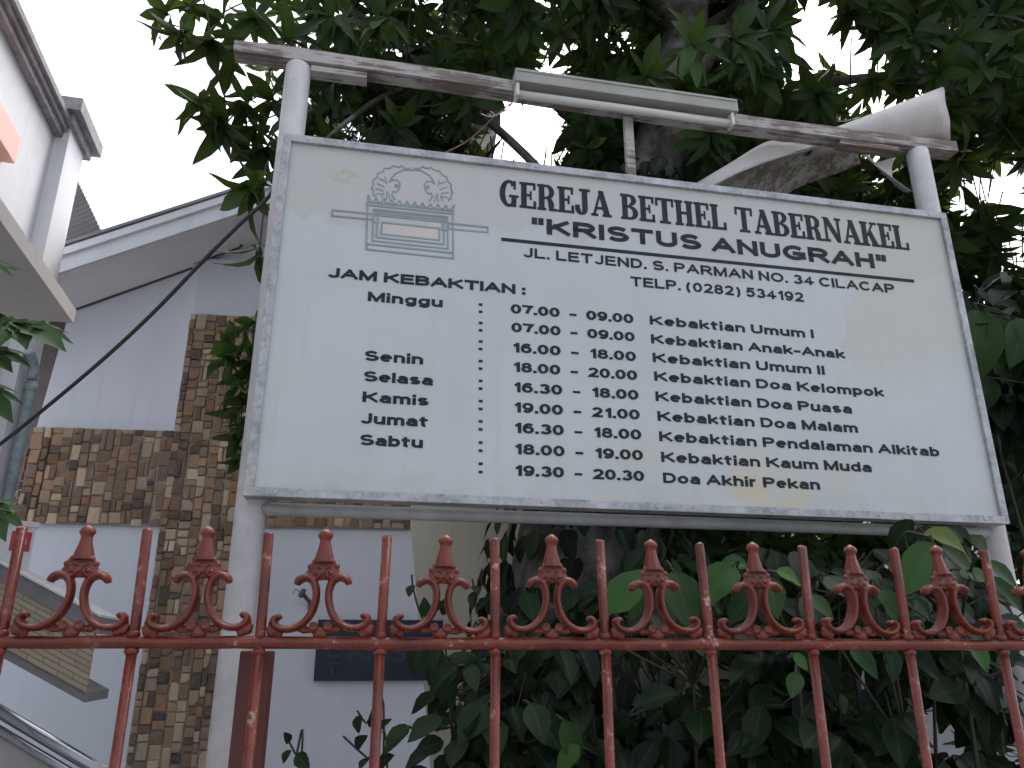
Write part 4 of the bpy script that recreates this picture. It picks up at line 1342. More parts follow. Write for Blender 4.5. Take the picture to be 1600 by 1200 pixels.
# tiled stair parapet below it, and a glossy rail nearer still
Y5 = 4.4
st = empty('stair_parapet', atY(80, 1000, Y5) * 1.0, 0, 'sloping parapet faced with cream tiles under a grey cap at the left', 'parapet')
st.location.z = 0
a, b = atY(0, 877, Y5), atY(157, 960, Y5)
dv = (b - a)
a = a - dv * 0.9
th_ = Vector((-.12, .5, 0))
lowz = Vector((0, 0, 1))
d1 = atY(80, 919, Y5).z - atY(80, 940, Y5).z
bm = bmesh.new(); slab(bm, [a, b, b - lowz * .012, a - lowz * .012], th_); bm_obj('cap_edge', bm, M['paleedge'], st, world=True)
o_ = Vector((0, .012, 0))
bm = bmesh.new(); slab(bm, [a + o_ - lowz * .0125, b + o_ - lowz * .0125, b + o_ - lowz * (d1 + .03), a + o_ - lowz * (d1 + .03)], th_); bm_obj('cap', bm, M['greycap'], st, world=True)
o_ = Vector((0, .03, 0))
bm = bmesh.new()
uvl = bm.loops.layers.uv.new('UVMap')
A_, B_ = a + o_ - lowz * (d1 + .0305), b + o_ - dv * .04 - lowz * (d1 + .0305) + Vector((0, 0, .04 * 0))
hh = .30
vs = [bm.verts.new(v_) for v_ in (A_, B_, B_ - lowz * hh, A_ - lowz * hh)]
f = bm.faces.new(vs)
L_ = (B_ - A_).length
for l, uv in zip(f.loops, ((0, hh), (L_, hh), (L_, 0), (0, 0))): l[uvl].uv = uv
o = bm_obj('tiling', bm, M['tiles'], st, world=True, normals=False)
md = o.modifiers.new('thickness', 'SOLIDIFY'); md.thickness = 0.02; md.offset = 0
bm = bmesh.new(); slab(bm, [A_ - lowz * (hh + .001) , B_ - lowz * (hh + .001), B_ - lowz * (hh + .05), A_ - lowz * (hh + .05)], th_); bm_obj('soffit', bm, M['greycap'], st, world=True)

Y6 = 2.7
a, b = atY(0, 1112, Y6), atY(148, 1200, Y6)
dv = b - a; a = a - dv * 1.2; b = b + dv * 1.5
hr = empty('hand_rail', atY(70, 1160, Y6), 0, 'dark glossy metal rail with a grey panel sloping across the lower left corner', 'rail')
hr.location.z = 0
bm = bmesh.new(); tube(bm, [a, b], .019, 20); bm_obj('tube', bm, M['chrome'], hr, world=True)
bm = bmesh.new(); tube(bm, [a - lowz * .045 + Vector((0, -.012, 0)), b - lowz * .045 + Vector((0, -.012, 0))], .014, 20); bm_obj('tube', bm, M['chrome'], hr, world=True)
bm = bmesh.new(); slab(bm, [a - lowz * .06, b - lowz * .06, b - lowz * .20, a - lowz * .20], (0, .02, 0)); bm_obj('panel', bm, M['railpanel'], hr, world=True)
bm = bmesh.new(); tube(bm, [a - lowz * .21, b - lowz * .21], .011, 12); bm_obj('tube', bm, M['chrome'], hr, world=True)
for t in (0.25, 0.75):
    bm = bmesh.new(); p_ = a.lerp(b, t); tube(bm, [(p_.x, p_.y + .03, 0), (p_.x, p_.y + .03, p_.z - .05)], .016, 10); bm_obj('post', bm, M['chrome'], hr, world=True)

# neighbour's white wall glimpsed through the leaves at the lower right
nh_ = empty('garden_outbuilding', (4.2, 8.6, 0), R(6), 'pale rendered outbuilding glimpsed through leaves at the lower right, with an added dark slab blocking the sky above it', 'building')
bm = bmesh.new(); box(bm, (1.2, 0, 1.15), (7.0, 0.2, 2.3)); bm_obj('wall', bm, M['church_low'], nh_)
bm = bmesh.new(); slab(bm, [(-2.6, -.55, 2.32), (5.0, -.55, 2.32), (5.0, 1.6, 3.9), (-2.6, 1.6, 3.9)], (0, 0, .05)); bm_obj('roof', bm, M['rooftile'], nh_)  # added dark slab, shuts out sky light between this wall and the trees

# ------------------------------------------------------------------ foliage
def leaf_template(prof, fold=0.35, droop=0.22, wave=0.0, lobes=None):
    """leaf along +x, length 1; rows of (x, half width); returns verts (n,3), quads, vein weights"""
    V, W = [], []
    for i, (x, hw) in enumerate(prof):
        z = -droop * x * x
        for k in (-1, -0.5, 0, 0.5, 1):
            wv = wave * math.sin(i * 2.1 + (1 if k > 0 else 0)) * abs(k)
            V.append((x, k * hw, z + fold * hw * abs(k) ** 1.4 + wv))
            W.append(1.0 if k == 0 else 0.0)
    Q = []
    n = len(prof)
    for i in range(n - 1):
        for k in range(4):
            a = i * 5 + k
            Q.append((a, a + 5, a + 6, a + 1))
    return np.array(V, dtype=np.float32), np.array(Q, dtype=np.int32), np.array(W, dtype=np.float32)
MANGO = leaf_template([(0, .012), (.08, .04), (.24, .125), (.46, .165), (.70, .135), (.89, .06), (1.0, .004)], 0.30, 0.30, 0.016)
OVATE = leaf_template([(0, .02), (.07, .13), (.2, .25), (.42, .31), (.65, .255), (.85, .13), (1.0, .006)], 0.28, 0.22, 0.018)

def make_leaves(name, tpl, P, D, Nn, S, T, mat, parent, world=True):
    """one mesh of many leaves: base points P, axes D, approximate upper normals Nn, lengths S, tints T"""
    V, Q, W = tpl
    P = np.asarray(P, np.float32); D = np.asarray(D, np.float32); Nn = np.asarray(Nn, np.float32)
    S = np.asarray(S, np.float32); T = np.asarray(T, np.float32)
    D /= np.linalg.norm(D, axis=1, keepdims=True) + 1e-9
    B = np.cross(Nn, D); bl_ = np.linalg.norm(B, axis=1, keepdims=True)
    B = np.where(bl_ < 1e-3, np.cross(np.array([[1., .3, .2]], np.float32), D), B)
    B /= np.linalg.norm(B, axis=1, keepdims=True) + 1e-9
    U = np.cross(D, B)
    m, nv, nq = len(P), len(V), len(Q)
    curl = rng.uniform(0.4, 1.9, m).astype(np.float32)
    wid = rng.uniform(0.85, 1.2, m).astype(np.float32)
    X = V[None, :, 0:1] * D[:, None, :] + (V[None, :, 1:2] * wid[:, None, None]) * B[:, None, :] + (V[None, :, 2:3] * curl[:, None, None]) * U[:, None, :]
    co = (P[:, None, :] + X * S[:, None, None]).reshape(-1, 3)
    faces = (Q[None] + (np.arange(m) * nv)[:, None, None]).reshape(-1)
    me = bpy.data.meshes.new(name)
    me.vertices.add(m * nv); me.vertices.foreach_set('co', co.ravel())
    me.loops.add(m * nq * 4); me.loops.foreach_set('vertex_index', faces.astype(np.int32))
    me.polygons.add(m * nq)
    me.polygons.foreach_set('loop_start', np.arange(0, m * nq * 4, 4, dtype=np.int32))
    me.polygons.foreach_set('loop_total', np.full(m * nq, 4, dtype=np.int32))
    me.polygons.foreach_set('use_smooth', np.ones(m * nq, dtype=bool))
    a = me.attributes.new('tint', 'FLOAT', 'POINT'); a.data.foreach_set('value', np.repeat(T, nv))
    a = me.attributes.new('vein', 'FLOAT', 'POINT'); a.data.foreach_set('value', np.tile(W, m))
    me.update(calc_edges=True)
    return link_mesh(name, me, mat, parent, world)

class Leaves:
    def __init__(s): s.P, s.D, s.N, s.S, s.T = [], [], [], [], []
    def add(s, p, d, n, size, tint):
        s.P.append(tuple(p)); s.D.append(tuple(d)); s.N.append(tuple(n)); s.S.append(size); s.T.append(tint)
    def rosette(s, p, axis, n=11, size=0.19, tint=0.3, spread=(35, 95), droop=0.45, back=0.06):
        axis = Vector(axis).normalized()
        u = axis.orthogonal().normalized(); v = axis.cross(u)
        a0 = rnd.uniform(0, 6.28)
        for i in range(n):
            az = a0 + i * 2.39996
            el = R(spread[0] + (spread[1] - spread[0]) * (i / max(1, n - 1)) + rnd.uniform(-12, 12))
            rad = u * math.cos(az) + v * math.sin(az)
            d = axis * math.cos(el) + rad * math.sin(el) + Vector((0, 0, -droop * rnd.uniform(.5, 1.4)))
            nn = axis * math.sin(el) - rad * math.cos(el) + Vector((0, 0, .6)) + Vector((rnd.uniform(-.3, .3), rnd.uniform(-.3, .3), 0))
            s.add(Vector(p) - axis * rnd.uniform(0, back), d, nn, size * rnd.uniform(.65, 1.15), min(1, max(0, tint + rnd.gauss(0, .14))))
    def build(s, name, tpl, mat, parent):
        s.T = [1.0 if tpl is MANGO and rnd.random() < .006 else min(t, 1.0 if tpl is OVATE else .97) for t in s.T]
        return make_leaves(name, tpl, s.P, s.D, s.N, s.S, s.T, mat, parent)

def rough_tube(bm, pts, radii, n=14, rough=0.08, sub=6):
    P = bez(pts, sub)
    Rr = np.interp(np.linspace(0, len(radii) - 1, len(P)), range(len(radii)), radii)
    rings = []
    prev = None
    ph = [rnd.uniform(0, 6.28) for _ in range(4)]
    for i, p in enumerate(P):
        t = (P[min(i + 1, len(P) - 1)] - P[max(i - 1, 0)]).normalized()
        a = (prev - t * prev.dot(t)) if prev is not None else t.orthogonal()
        a.normalize(); prev = a
        b = t.cross(a)
        rg = []
        for k in range(n):
            th = 2 * PI * k / n
            r = Rr[i] * (1 + rough * (math.sin(3 * th + ph[0] + i * .2) * .6 + math.sin(5 * th + ph[1] - i * .31) * .4 + rnd.uniform(-.5, .5)))
            rg.append(bm.verts.new(p + (a * math.cos(th) + b * math.sin(th)) * r))
        rings.append(rg)
    for i in range(len(rings) - 1):
        for k in range(n):
            f = bm.faces.new((rings[i][k], rings[i][(k + 1) % n], rings[i + 1][(k + 1) % n], rings[i + 1][k])); f.smooth = True
    bm.faces.new(rings[-1])

# ---- the big mango tree behind the board
tree = empty('mango_tree', (0.35, 4.7, 0), 0, 'large dark leafy mango tree spreading over the top of the notice board', 'tree')
TR_ = [Vector((0.30, 4.7, -0.1)), Vector((0.34, 4.7, 1.2)), Vector((0.48, 4.68, 2.6)), Vector((0.74, 4.62, 3.8)), Vector((1.0, 4.6, 4.75)), Vector((1.27, 4.65, 5.8)), Vector((1.45, 4.8, 7.2))]
bm = bmesh.new()
rough_tube(bm, TR_, [.62, .50, .38, .27, .20, .165, .11], 22, .10)
LIMBS = [list(TR_)]
def limb(pts, r0, r1):
    pts = [Vector(p) for p in pts]
    rough_tube(bm, pts, [r0 + (r1 - r0) * i / (len(pts) - 1) for i in range(len(pts))], 10, .08)
    LIMBS.append(pts)
limb([(0.74, 4.62, 3.8), (0.2, 4.5, 4.6), (-0.5, 4.3, 5.2), (-1.2, 4.1, 5.7), (-1.7, 3.95, 5.9)], .038, .012)
limb([(0.9, 4.6, 4.4), (0.3, 4.7, 5.3), (-0.5, 4.9, 6.0), (-1.4, 4.9, 6.6)], .035, .012)
limb([(1.0, 4.6, 4.75), (1.8, 4.5, 5.2), (2.7, 4.5, 5.4), (3.6, 4.6, 5.5)], .05, .015)
limb([(1.1, 4.6, 5.1), (1.6, 4.1, 5.7), (2.2, 3.7, 6.2), (2.8, 3.4, 6.4)], .05, .012)
limb([(1.27, 4.65, 5.8), (0.8, 4.4, 6.5), (0.2, 4.1, 7.0)], .09, .03)
limb([(1.27, 4.65, 5.8), (2.2, 5.1, 6.8), (3.3, 5.5, 7.4), (4.3, 5.8, 7.6)], .06, .015)
limb([(1.45, 4.8, 7.2), (1.6, 5.1, 8.4), (1.4, 5.3, 9.5)], .10, .03)
limb([(0.85, 4.6, 4.2), (1.5, 5.2, 4.8), (2.3, 5.9, 5.1), (3.2, 6.5, 5.3)], .06, .015)
limb([(-0.5, 4.3, 5.2), (-0.8, 3.9, 4.7), (-1.0, 3.6, 4.2)], .022, .012)
bm_obj('trunk', bm, M['bark'], tree, world=True)

LP_ = np.array([tuple(p) for l in LIMBS for p in bez(l, 5)])
# openings where the white sky shows through: (u, v, radius in photo pixels)
GAPS = [(862, 112, 46), (820, 212, 88), (772, 205, 44), (842, 170, 40), (1275, 8, 40), (1300, 50, 46), (1262, 100, 40), (1335, 150, 40), (1385, 168, 36), (1380, 95, 26), (1255, 20, 34), (1345, 95, 24), (1225, 60, 22), (1200, 150, 16), (1450, 130, 26),
        (1585, 295, 62), (1540, 280, 36), (1590, 380, 34), (1500, 320, 28), (1590, 545, 24), (1580, 745, 40), (1545, 770, 26), (1120, 80, 18), (980, 70, 22), (1010, 110, 18), (945, 160, 18), (490, 235, 14), (600, 190, 18), (690, 190, 20), (420, 200, 30), (440, 255, 18), (1180, 120, 26), (905, 60, 16), (1560, 480, 22)]
G_ = np.array(GAPS, float)
def visible_ok(p, pad=0):
    u, v = proj(np.array(p))
    d = np.hypot(G_[:, 0] - u, G_[:, 1] - v)
    return not np.any(d < G_[:, 2] * 1.0 + pad)
def left_limit(v):
    return np.interp(v, [-900, -300, -60, 0, 60, 130, 200, 320], [420, 360, 330, 350, 395, 420, 430, 450])
crown = Leaves()
twigs = bmesh.new()
def twig_to(p, r=0.006, maxd=0.5):
    d = LP_ - np.array(p)
    i = int(np.argmin((d ** 2).sum(1)))
    q = Vector(LP_[i]); v = q - Vector(p)
    L = min(v.length, maxd)
    e = Vector(p) + v.normalized() * L + Vector((0, 0, -.12 * L))
    mid = (Vector(p) + e) / 2 + Vector((rnd.uniform(-.03, .03), rnd.uniform(-.03, .03), rnd.uniform(-.05, 0)))
    tube(twigs, [p, mid, e], [r * .6, r * .8, r], 4, caps=False)
    return -v.normalized()
def fill(c, rad, count, size=(.18, .26), tint=(.05, .45), n=(8, 13), umax=2600, keep=None):
    c = Vector(c)
    made = 0
    while made < count:
        x, y, z = (rnd.uniform(-1, 1) for _ in range(3))
        r2 = x * x + y * y + z * z
        if r2 > 1: continue
        made += 1
        p = Vector((c.x + x * rad[0], c.y + y * rad[1], c.z + z * rad[2]))
        u, v = proj(np.array(p)); u = float(u); v = float(v)
        if v < 420 and u < left_limit(v): continue
        if 0 < u < 1600 and v > 320 and u < 420: continue
        if not visible_ok(p): continue
        if p.y < 4.75 and ((abs(u - 1082) < 62 and v < 190) or (abs(u - 1030) < 65 and 190 < v < 300)) and rnd.random() < .93: continue
        out = Vector((x, y, z - 0.25)) + Vector((rnd.uniform(-.6, .6), rnd.uniform(-.6, .6), rnd.uniform(-.6, .3)))
        out = twig_to(p) * .6 + out + Vector((0, -.15, -.35))
        crown.rosette(p, out, rnd.randint(*n), rnd.uniform(*size), rnd.uniform(*tint))
fill((0.3, 4.9, 5.9), (2.3, 1.7, 2.1), 900)
fill((2.9, 4.9, 5.9), (2.7, 1.8, 2.2), 820)
fill((2.2, 5.6, 8.2), (3.4, 2.6, 1.9), 480)
fill((0.9, 5.6, 4.8), (2.0, 1.2, 1.6), 700, tint=(0, .35))
fill((4.4, 5.3, 4.6), (1.5, 1.5, 1.8), 330, tint=(0, .4))
fill((-0.6, 4.5, 4.6), (1.0, 1.0, 1.0), 150, tint=(0, .4))
fill((5.2, 5.6, 6.2), (2.2, 2.2, 2.6), 300)

# loose sprays at the left edge of the crown: (u, v, distance, leaf count, axis toward, tint)
def spray(u, v, Y, n, ax, tint=.25, size=.2, droop=.5, spread=(30, 95), link=None):
    p = atY(u, v, Y)
    crown.rosette(p, ax, n, size, tint, spread, droop)
    if link is not None:
        q = atY(*link)
        tube(twigs, bez([p, (p + q) / 2 + Vector((0, 0, .02)), q], 4), .005, 5, caps=False)
for s_ in ((252, 22, 3.7, 8, (-1, 0, .1), .2, (300, 10, 3.75)), (300, 8, 3.75, 7, (-.4, 0, .6), .2, (345, -10, 3.85)), (285, 52, 3.65, 11, (-.5, -.1, -.5), .15, (318, -30, 3.75)),
           (330, 62, 3.7, 8, (.1, -.1, -.8), .25, (318, 0, 3.75)), (345, 22, 3.8, 8, (-.2, 0, .3), .3, (400, 0, 3.9)), (372, 70, 3.8, 9, (-.3, 0, -.6), .2, (410, 40, 3.9)), (395, 30, 3.9, 9, (0, -.3, -.3), .35, (440, 20, 4)),
           (318, 158, 3.7, 8, (-1, 0, .3), .12, (380, 165, 3.85)), (350, 150, 3.75, 7, (-.4, 0, .7), .12, (400, 160, 3.9)), (335, 182, 3.65, 9, (-.7, -.1, -.6), .1, (385, 175, 3.8)), (352, 195, 3.7, 8, (-.1, -.1, -1), .1, (380, 170, 3.8)),
           (385, 160, 3.8, 9, (-.2, 0, .2), .18, (440, 140, 4)), (395, 205, 3.8, 9, (-.2, 0, -.8), .15, (430, 180, 3.9)), (415, 235, 3.8, 9, (-.2, -.2, -.9), .15, (440, 190, 3.9)), (425, 150, 3.9, 9, (0, -.3, 0), .2, (460, 130, 4)),
           (408, 285, 3.6, 8, (-.8, -.2, .2), .55, (420, 250, 3.7)), (398, 300, 3.6, 8, (-.6, -.2, -.6), .6, (420, 260, 3.7)), (405, 395, 3.45, 7, (-.5, 0, -.9), .35, (412, 330, 3.5))):
    spray(s_[0], s_[1], s_[2], s_[3], s_[4], s_[5], .25, .5, (25, 95), s_[6])
# bright strand hanging down beside the board's left edge
for (u, v, t_, ax) in ((392, 500, .75, (-.5, -.2, .2)), (372, 515, .8, (-1, -.2, -.1)), (385, 545, .7, (-.6, -.3, -.5)), (362, 545, .75, (-1, 0, -.4)), (392, 575, .5, (0, -.3, -.6)), (388, 620, .4, (-.5, -.2, -.4)),
                       (370, 640, .35, (-.8, -.2, -.6)), (384, 665, .3, (-.3, -.3, -.9)), (366, 685, .45, (-.8, 0, -.4)), (380, 715, .55, (-.4, -.2, -.9)), (372, 600, .45, (-.9, 0, -.2)), (356, 560, .75, (-.9, -.1, -.2))):
    p = atY(u, v, 3.4)
    crown.rosette(p, ax, 8, .155, t_, (25, 90), .6)
tube(twigs, bez([(-1.0, 3.6, 4.2), atY(460, 440, 3.45), atY(425, 490, 3.4), atY(398, 510, 3.4), atY(396, 600, 3.4), atY(380, 720, 3.4)], 5), [.014] * 6 + [.008] * 20, 6, caps=False)
# lighter young whorls nearer the street, below the crown
for (u, v, Y, t_) in ((1080, 70, 3.2, .6), (1150, 60, 3.4, .4), (1010, 120, 3.4, .35), (1180, 100, 3.6, .4), (1500, 60, 3.6, .35), (1540, 100, 3.6, .3), (1430, 60, 3.6, .3), (600, 20, 3.4, .35), (520, 25, 3.5, .3), (450, 60, 3.5, .3), (480, 80, 3.6, .25), (1560, 20, 3.6, .35), (1200, 40, 3.5, .3)):
    spray(u, v, Y, 11, (rnd.uniform(-.4, .4), -.7, rnd.uniform(-.3, .5)), t_, .24, .35, (40, 100))
crown.build('crown', MANGO, M['mango_leaf'], tree)
bm_obj('twigs', twigs, M['twig'], tree, world=True, normals=False)

# ---- trees behind, closing the view under and beside the board
def back_tree(x, y, h, rad, count, label, low=0.4, tint=(0, .3)):
    t = empty('garden_tree', (x, y, 0), rnd.uniform(0, 6), label, 'tree', 'dark trees behind the notice board')
    bm = bmesh.new()
    rough_tube(bm, [Vector((x, y, -.1)), Vector((x + .1, y, h * .4)), Vector((x - .05, y + .1, h * .8))], [.14, .11, .04], 10)
    bm_obj('trunk', bm, M['bark'], t, world=True)
    lv = Leaves()
    k = 0
    while k < count:
        a, b, c = (rnd.uniform(-1, 1) for _ in range(3))
        if a * a + b * b + c * c > 1: continue
        k += 1
        p = Vector((x + a * rad[0], y + b * rad[1], h * .5 + low + c * (h * .5)))
        if p.z < .15: continue
        if not visible_ok(p, -6): continue
        u, v = proj(np.array(p))
        if float(u) < 700 and float(v) < 1300: continue
        if float(v) > 1040 and GW(float(u), float(v)): continue
        lv.rosette(p, (a * .8, b - .4, c - .1), rnd.randint(8, 12), rnd.uniform(.17, .26), rnd.uniform(*tint))
    lv.build('crown', MANGO, M['mango_leaf'], t)
WG = [(985, 1070, 30, 46), (1060, 1052, 60, 22), (1130, 1040, 16, 28), (1355, 1085, 24, 34), (1465, 1110, 14, 10), (1475, 1160, 22, 20), (1575, 1160, 22, 18)]
def GW(u, v):
    return any(abs(u - a) < b * 1.2 and abs(v - c) < d * 1.2 for a, c, b, d in WG)
back_tree(2.0, 6.9, 5.2, (1.7, .9), 420, 'dark tree close behind the mango trunk under the board', .3)
back_tree(3.9, 6.2, 5.6, (1.6, 1.1), 480, 'dark tree behind the right pole of the notice board', .3)
back_tree(5.9, 6.4, 6.5, (1.7, 1.3), 480, 'dark tree at the right edge of the view beyond the board', .3)
back_tree(3.1, 8.0, 7.0, (2.6, .8), 420, 'tall dark tree farthest back behind the board', 1.6)

# ---- climbing vine wrapped round the mango trunk
vine = empty('climbing_vine', (0.35, 4.2, 0), 0, 'dark climbing vine with heart shaped leaves covering the foot of the mango trunk', 'vine')
lv = Leaves()
TP = bez(TR_, 10)
for k in range(1500):
    i = rnd.randrange(2, 38)
    c = TP[i]
    th = rnd.uniform(-PI, PI)
    r = float(np.interp(c.z, [0, 1.2, 2.6, 3.8], [.62, .54, .42, .30])) + rnd.uniform(.0, .16)
    d = Vector((math.cos(th), math.sin(th), 0))
    p = c + d * r
    lv.add(p, Vector((rnd.uniform(-.5, .5), rnd.uniform(-.5, .5), -1)) + d * .35, d + Vector((0, 0, .4)), rnd.uniform(.10, .19), max(0, rnd.gauss(.10, .1)))
lv.build('leaves', OVATE, M['broad_leaf'], vine)
bm = bmesh.new()
for k in range(5):
    a0 = rnd.uniform(0, 6.28); pts = []
    for i in range(12):
        c = TP[min(i * 3, len(TP) - 1)]
        r = float(np.interp(c.z, [0, 1.2, 2.6, 3.8], [.64, .53, .41, .28])) + .015
        pts.append(c + Vector((math.cos(a0 + i * .22), math.sin(a0 + i * .22), 0)) * r)
    tube(bm, bez(pts, 4), .013, 6)
bm_obj('stems', bm, M['bark'], vine, world=True)

# ---- broad-leaved shrubs between the railing and the tree
def shrub(u, v, Y, rad, count, label, size=(.07, .13), tint=(.0, .20), hero=(), name='broadleaf_shrub'):
    c = atY(u, v, Y)
    t = empty(name, (c.x, c.y, 0), 0, label, 'shrub', 'broad leaved shrubs behind the railing')
    lv = Leaves(); bm = bmesh.new()
    foot = Vector((c.x, c.y, -.02))
    nst = 4
    tips = []
    for k in range(nst):
        a = 2 * PI * k / nst + rnd.uniform(-.3, .3)
        e = c + Vector((math.cos(a) * rad[0] * .7, math.sin(a) * rad[1] * .7, rnd.uniform(-.3, .7) * rad[2]))
        P = bez([foot + Vector((rnd.uniform(-.05, .05), rnd.uniform(-.05, .05), 0)), foot.lerp(e, .5) + Vector((0, 0, .12)), e], 5)
        tube(bm, P, [.011 - .007 * i / (len(P) - 1) for i in range(len(P))], 5, caps=False)
        tips += P[4:]
    k = 0
    count = int(count * 1.5)
    while k < count:
        x, y, z = (rnd.uniform(-1, 1) for _ in range(3))
        if x * x + y * y + z * z > 1: continue
        k += 1
        p = c + Vector((x * rad[0], y * rad[1], z * rad[2]))
        if p.z < .05: continue
        uu, vv = (float(q) for q in proj(np.array(p)))
        if any(abs(uu - a) < b * .95 + 22 and abs(vv + 20 - c2) < d * .95 + 20 for a, c2, b, d in WG): continue
        if uu < (690 if vv < 1000 else 648) and vv > 900: continue
        d = Vector((x + rnd.uniform(-.7, .7), y + rnd.uniform(-.7, .5), -.5 + rnd.uniform(-.5, .4)))
        nn = Vector((rnd.uniform(-.5, .5), -.7 + rnd.uniform(-.4, .4), .8))
        lv.add(p, d, nn, rnd.uniform(*size), rnd.uniform(*tint))
        q = min(tips, key=lambda q_: (q_ - p).length_squared)
        if rnd.random() < .4: tube(bm, [p, (p + q) / 2 + Vector((0, 0, -.02)), q], .0025, 3, caps=False)
    for (u0, v0, u1, v1, Yh, tn, wk) in hero:
        a, b = atY(u0, v0, Yh), atY(u1, v1, Yh - rnd.uniform(.0, .06))
        L = (b - a).length * 1.08
        lv.add(a, b - a, Vector((rnd.uniform(-.2, .2), -.75, .65)), L, tn)
        q = min(tips, key=lambda q_: (q_ - a).length_squared)
        tube(bm, bez([a, a + (a - b) * .25 + Vector((0, .03, -.02)), q], 5), .003, 5, caps=False)
    lv.build('leaves', OVATE, M['broad_leaf'], t)
    bm_obj('stems', bm, M['twig'], t, world=True)
    return t
shrub(775, 1150, 2.5, (.20, .22, .30), 90, 'dark shrub with drooping leaves just right of the navy name board', hero=((660, 1012, 640, 1050, 2.3, .2, 1), (690, 1015, 668, 1062, 2.32, .15, 1), (715, 1040, 672, 1075, 2.3, .1, 1), (700, 1030, 690, 1062, 2.3, .3, 1), (640, 1135, 600, 1165, 2.3, .3, 1), (760, 1100, 720, 1150, 2.3, .15, 1), (730, 1035, 745, 1075, 2.35, .4, 1), (745, 975, 770, 1000, 2.4, .3, 1), (690, 1120, 640, 1150, 2.3, .2, 1)))
shrub(900, 1110, 2.6, (.30, .30, .42), 190, 'dark shrub under the middle of the notice board below the trunk', hero=((880, 1125, 905, 1190, 2.1, .55, 1), (905, 1165, 870, 1200, 2.1, .85, 1), (830, 1100, 850, 1150, 2.2, .25, 1), (905, 1045, 870, 1080, 2.3, .2, 1), (820, 925, 835, 965, 2.5, .2, 1)))
shrub(1055, 1060, 2.5, (.28, .30, .42), 150, 'shrub with two big bright green leaves showing above the rail', hero=((955, 958, 1003, 886, 1.75, .8, 1), (1012, 912, 982, 958, 1.8, .75, 1), (1052, 893, 1083, 970, 1.85, .5, 1), (1145, 885, 1108, 925, 1.8, .75, 1), (1168, 884, 1128, 876, 1.85, .7, 1), (1100, 920, 1130, 955, 1.95, .35, 1), (1020, 960, 1045, 990, 1.9, .3, 1), (1000, 1100, 1050, 1075, 2.2, .15, 1)))
shrub(1225, 1080, 2.4, (.26, .30, .42), 170, 'shrub with a pointed mid green leaf between the right hand finials', hero=((1200, 900, 1217, 956, 1.8, .55, 1), (1212, 893, 1252, 904, 1.8, .95, 1), (1262, 928, 1302, 962, 1.85, .5, 1), (1180, 920, 1150, 955, 1.9, .3, 1), (1240, 1020, 1262, 1045, 1.9, .9, 1), (1246, 1050, 1238, 1085, 1.9, .6, 1), (1290, 900, 1330, 930, 1.9, .3, 1)))
shrub(1365, 1090, 2.4, (.26, .30, .42), 170, 'low dark shrub left of the right pole behind the railing', hero=((1376, 920, 1402, 957, 1.8, .6, 1), (1378, 918, 1345, 950, 1.85, .35, 1), (1330, 1010, 1370, 1050, 1.95, .5, 1), (1390, 1010, 1400, 1060, 2.0, .3, 1), (1350, 890, 1375, 915, 1.9, .4, 1)))
shrub(1480, 1060, 2.35, (.24, .28, .45), 150, 'shrub with a broad bright leaf overlapping the board foot beside the right pole', hero=((1457, 848, 1421, 917, 1.75, .75, 1), (1443, 836, 1528, 856, 1.8, 1.0, 1), (1470, 856, 1532, 897, 1.85, .45, 1), (1540, 876, 1590, 910, 1.8, .5, 1), (1430, 935, 1460, 965, 1.9, .3, 1), (1500, 890, 1545, 905, 1.9, .7, 1), (1535, 905, 1600, 935, 1.9, .4, 1), (1520, 1010, 1545, 1040, 1.95, .9, 1)))
shrub(1585, 560, 3.3, (.28, .30, .45), 110, 'tall leafy plant hanging past the right edge of the notice board', size=(.14, .22), hero=((1530, 487, 1520, 592, 2.95, .7, 1), (1556, 497, 1574, 568, 2.95, .6, 1), (1520, 505, 1548, 494, 2.95, .95, 1), (1600, 500, 1590, 555, 2.95, .45, 1), (1545, 590, 1530, 640, 3.0, .3, 1)))
shrub(1560, 1130, 3.3, (.50, .3, .6), 260, 'dark shrub beyond the right pole in the lower right corner', size=(.16, .24))

# ---- thin sprigs against the white wall
def sprig(pts, leaves, label):
    P = [atY(u, v, 2.35) for u, v in pts]
    t = empty('vine_sprig', (P[0].x, P[0].y, max(0, P[0].z - .1)), 0, label, 'vine')
    bm = bmesh.new()
    root = [Vector((P[0].x, P[0].y + .02, 0.0))] if P[0].z < 1.4 else []
    tube(bm, bez(root + P, 6), .0032, 5); bm_obj('stem', bm, M['twig'], t, world=True)
    lv = Leaves()
    for (u0, v0, u1, v1) in leaves:
        a, b = atY(u0, v0, 2.35), atY(u1, v1, 2.32)
        lv.add(a, b - a, Vector((rnd.uniform(-.5, .5), -.7, .4)), (b - a).length * 1.1, rnd.uniform(.05, .3))
    lv.build('leaves', OVATE, M['broad_leaf'], t)
sprig([(470, 1205), (462, 1180), (452, 1160)], [(452, 1160), (455, 1162)] and [(453, 1172, 442, 1186), (464, 1178, 478, 1198), (452, 1160, 448, 1148)], 'thin sprig rising at the bottom left of the white wall')
sprig([(605, 1205), (575, 1185), (552, 1165), (536, 1150)], [(575, 1185, 562, 1196), (556, 1168, 566, 1152), (590, 1196, 610, 1180)], 'bare arching sprig low on the white wall')
sprig([(600, 1150), (572, 1130), (558, 1110)], [(562, 1118, 556, 1138), (590, 1145, 600, 1125), (575, 1132, 590, 1118)], 'small sprig just under the navy name board')
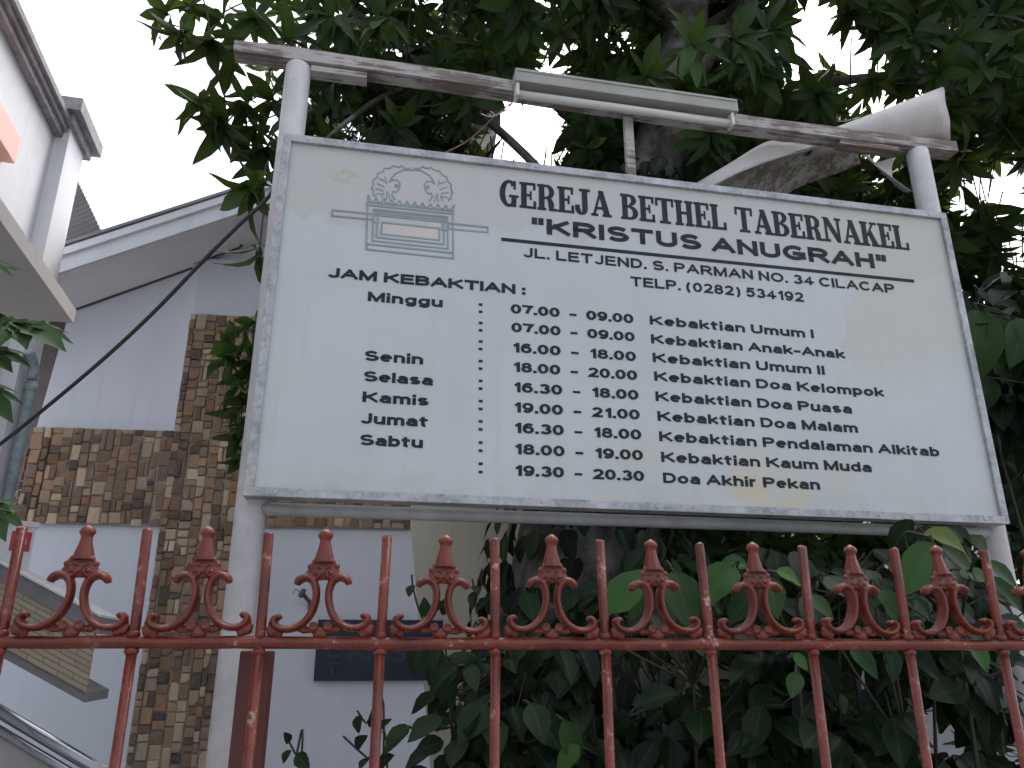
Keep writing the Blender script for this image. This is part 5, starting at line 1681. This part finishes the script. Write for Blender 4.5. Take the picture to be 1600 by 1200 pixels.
sprig([(668, 985), (652, 945), (645, 915), (643, 898)], [(645, 915, 638, 926), (668, 965, 662, 940), (690, 960, 700, 935), (680, 955, 690, 940)], 'thin sprig against the beige wall above the navy name board')
sprig([(745, 960), (742, 930), (738, 905)], [(742, 925, 736, 945), (745, 950, 760, 935), (740, 915, 748, 925)], 'small tendril at the left edge of the dark trunk')

# ---- plant with deeply lobed leaves at the left edge
lob = empty('lobed_leaf_plant', (-1.75, 2.15, 0), 0, 'plant with large deeply lobed dark green leaves at the far left edge', 'plant')
bm = bmesh.new(); stem = bez([(-1.85, 2.2, -.05), (-1.88, 2.2, 1.0), (-1.83, 2.18, 2.0), (-1.85, 2.15, 2.75)], 6)
tube(bm, stem, .022, 8); bm_obj('stem', bm, M['twig'], lob, world=True)
LOBE = leaf_template([(0, .08), (.15, .15), (.3, .15), (.42, .22), (.52, .15), (.66, .17), (.82, .09), (1.0, .004)], .25, .15, .01)
for (u, v, ax, sz, tn) in ((28, 505, (.9, -.15, -.25), .20, .5), (-30, 545, (.8, -.2, -.3), .19, .2), (-45, 600, (.9, -.1, -.4), .2, .25), (-50, 405, (.9, -.1, -.1), .2, .4), (-20, 790, (.6, -.2, -.5), .15, .3), (-120, 480, (-.3, -.5, .1), .22, .3), (-5, 495, (-.1, -.4, -.3), .18, .5)):
    c = atY(u, v, 2.1); a = Vector(ax).normalized(); nn = Vector((0.1, -.6, .75)); sd_ = nn.cross(a).normalized()
    lv = Leaves()
    for k, an in enumerate((-105, -66, -33, 0, 33, 66, 105)):
        d = a * math.cos(R(an)) + sd_ * math.sin(R(an)) + Vector((0, 0, -.15))
        lv.add(c - d * .012, d, nn, sz * 0.90 * (1.0 - .0035 * abs(an)) * rnd.uniform(.9, 1.1), tn)
    lv.build('leaf', LOBE, M['lobed_leaf'], lob)
    bm = bmesh.new(); q = min(stem, key=lambda q_: (q_ - c - Vector((0, 0, .1))).length_squared)
    tube(bm, bez([c, (c + q) / 2 + Vector((0, 0, .03)), q], 4), .005, 5); bm_obj('stalk', bm, M['twig'], lob, world=True)
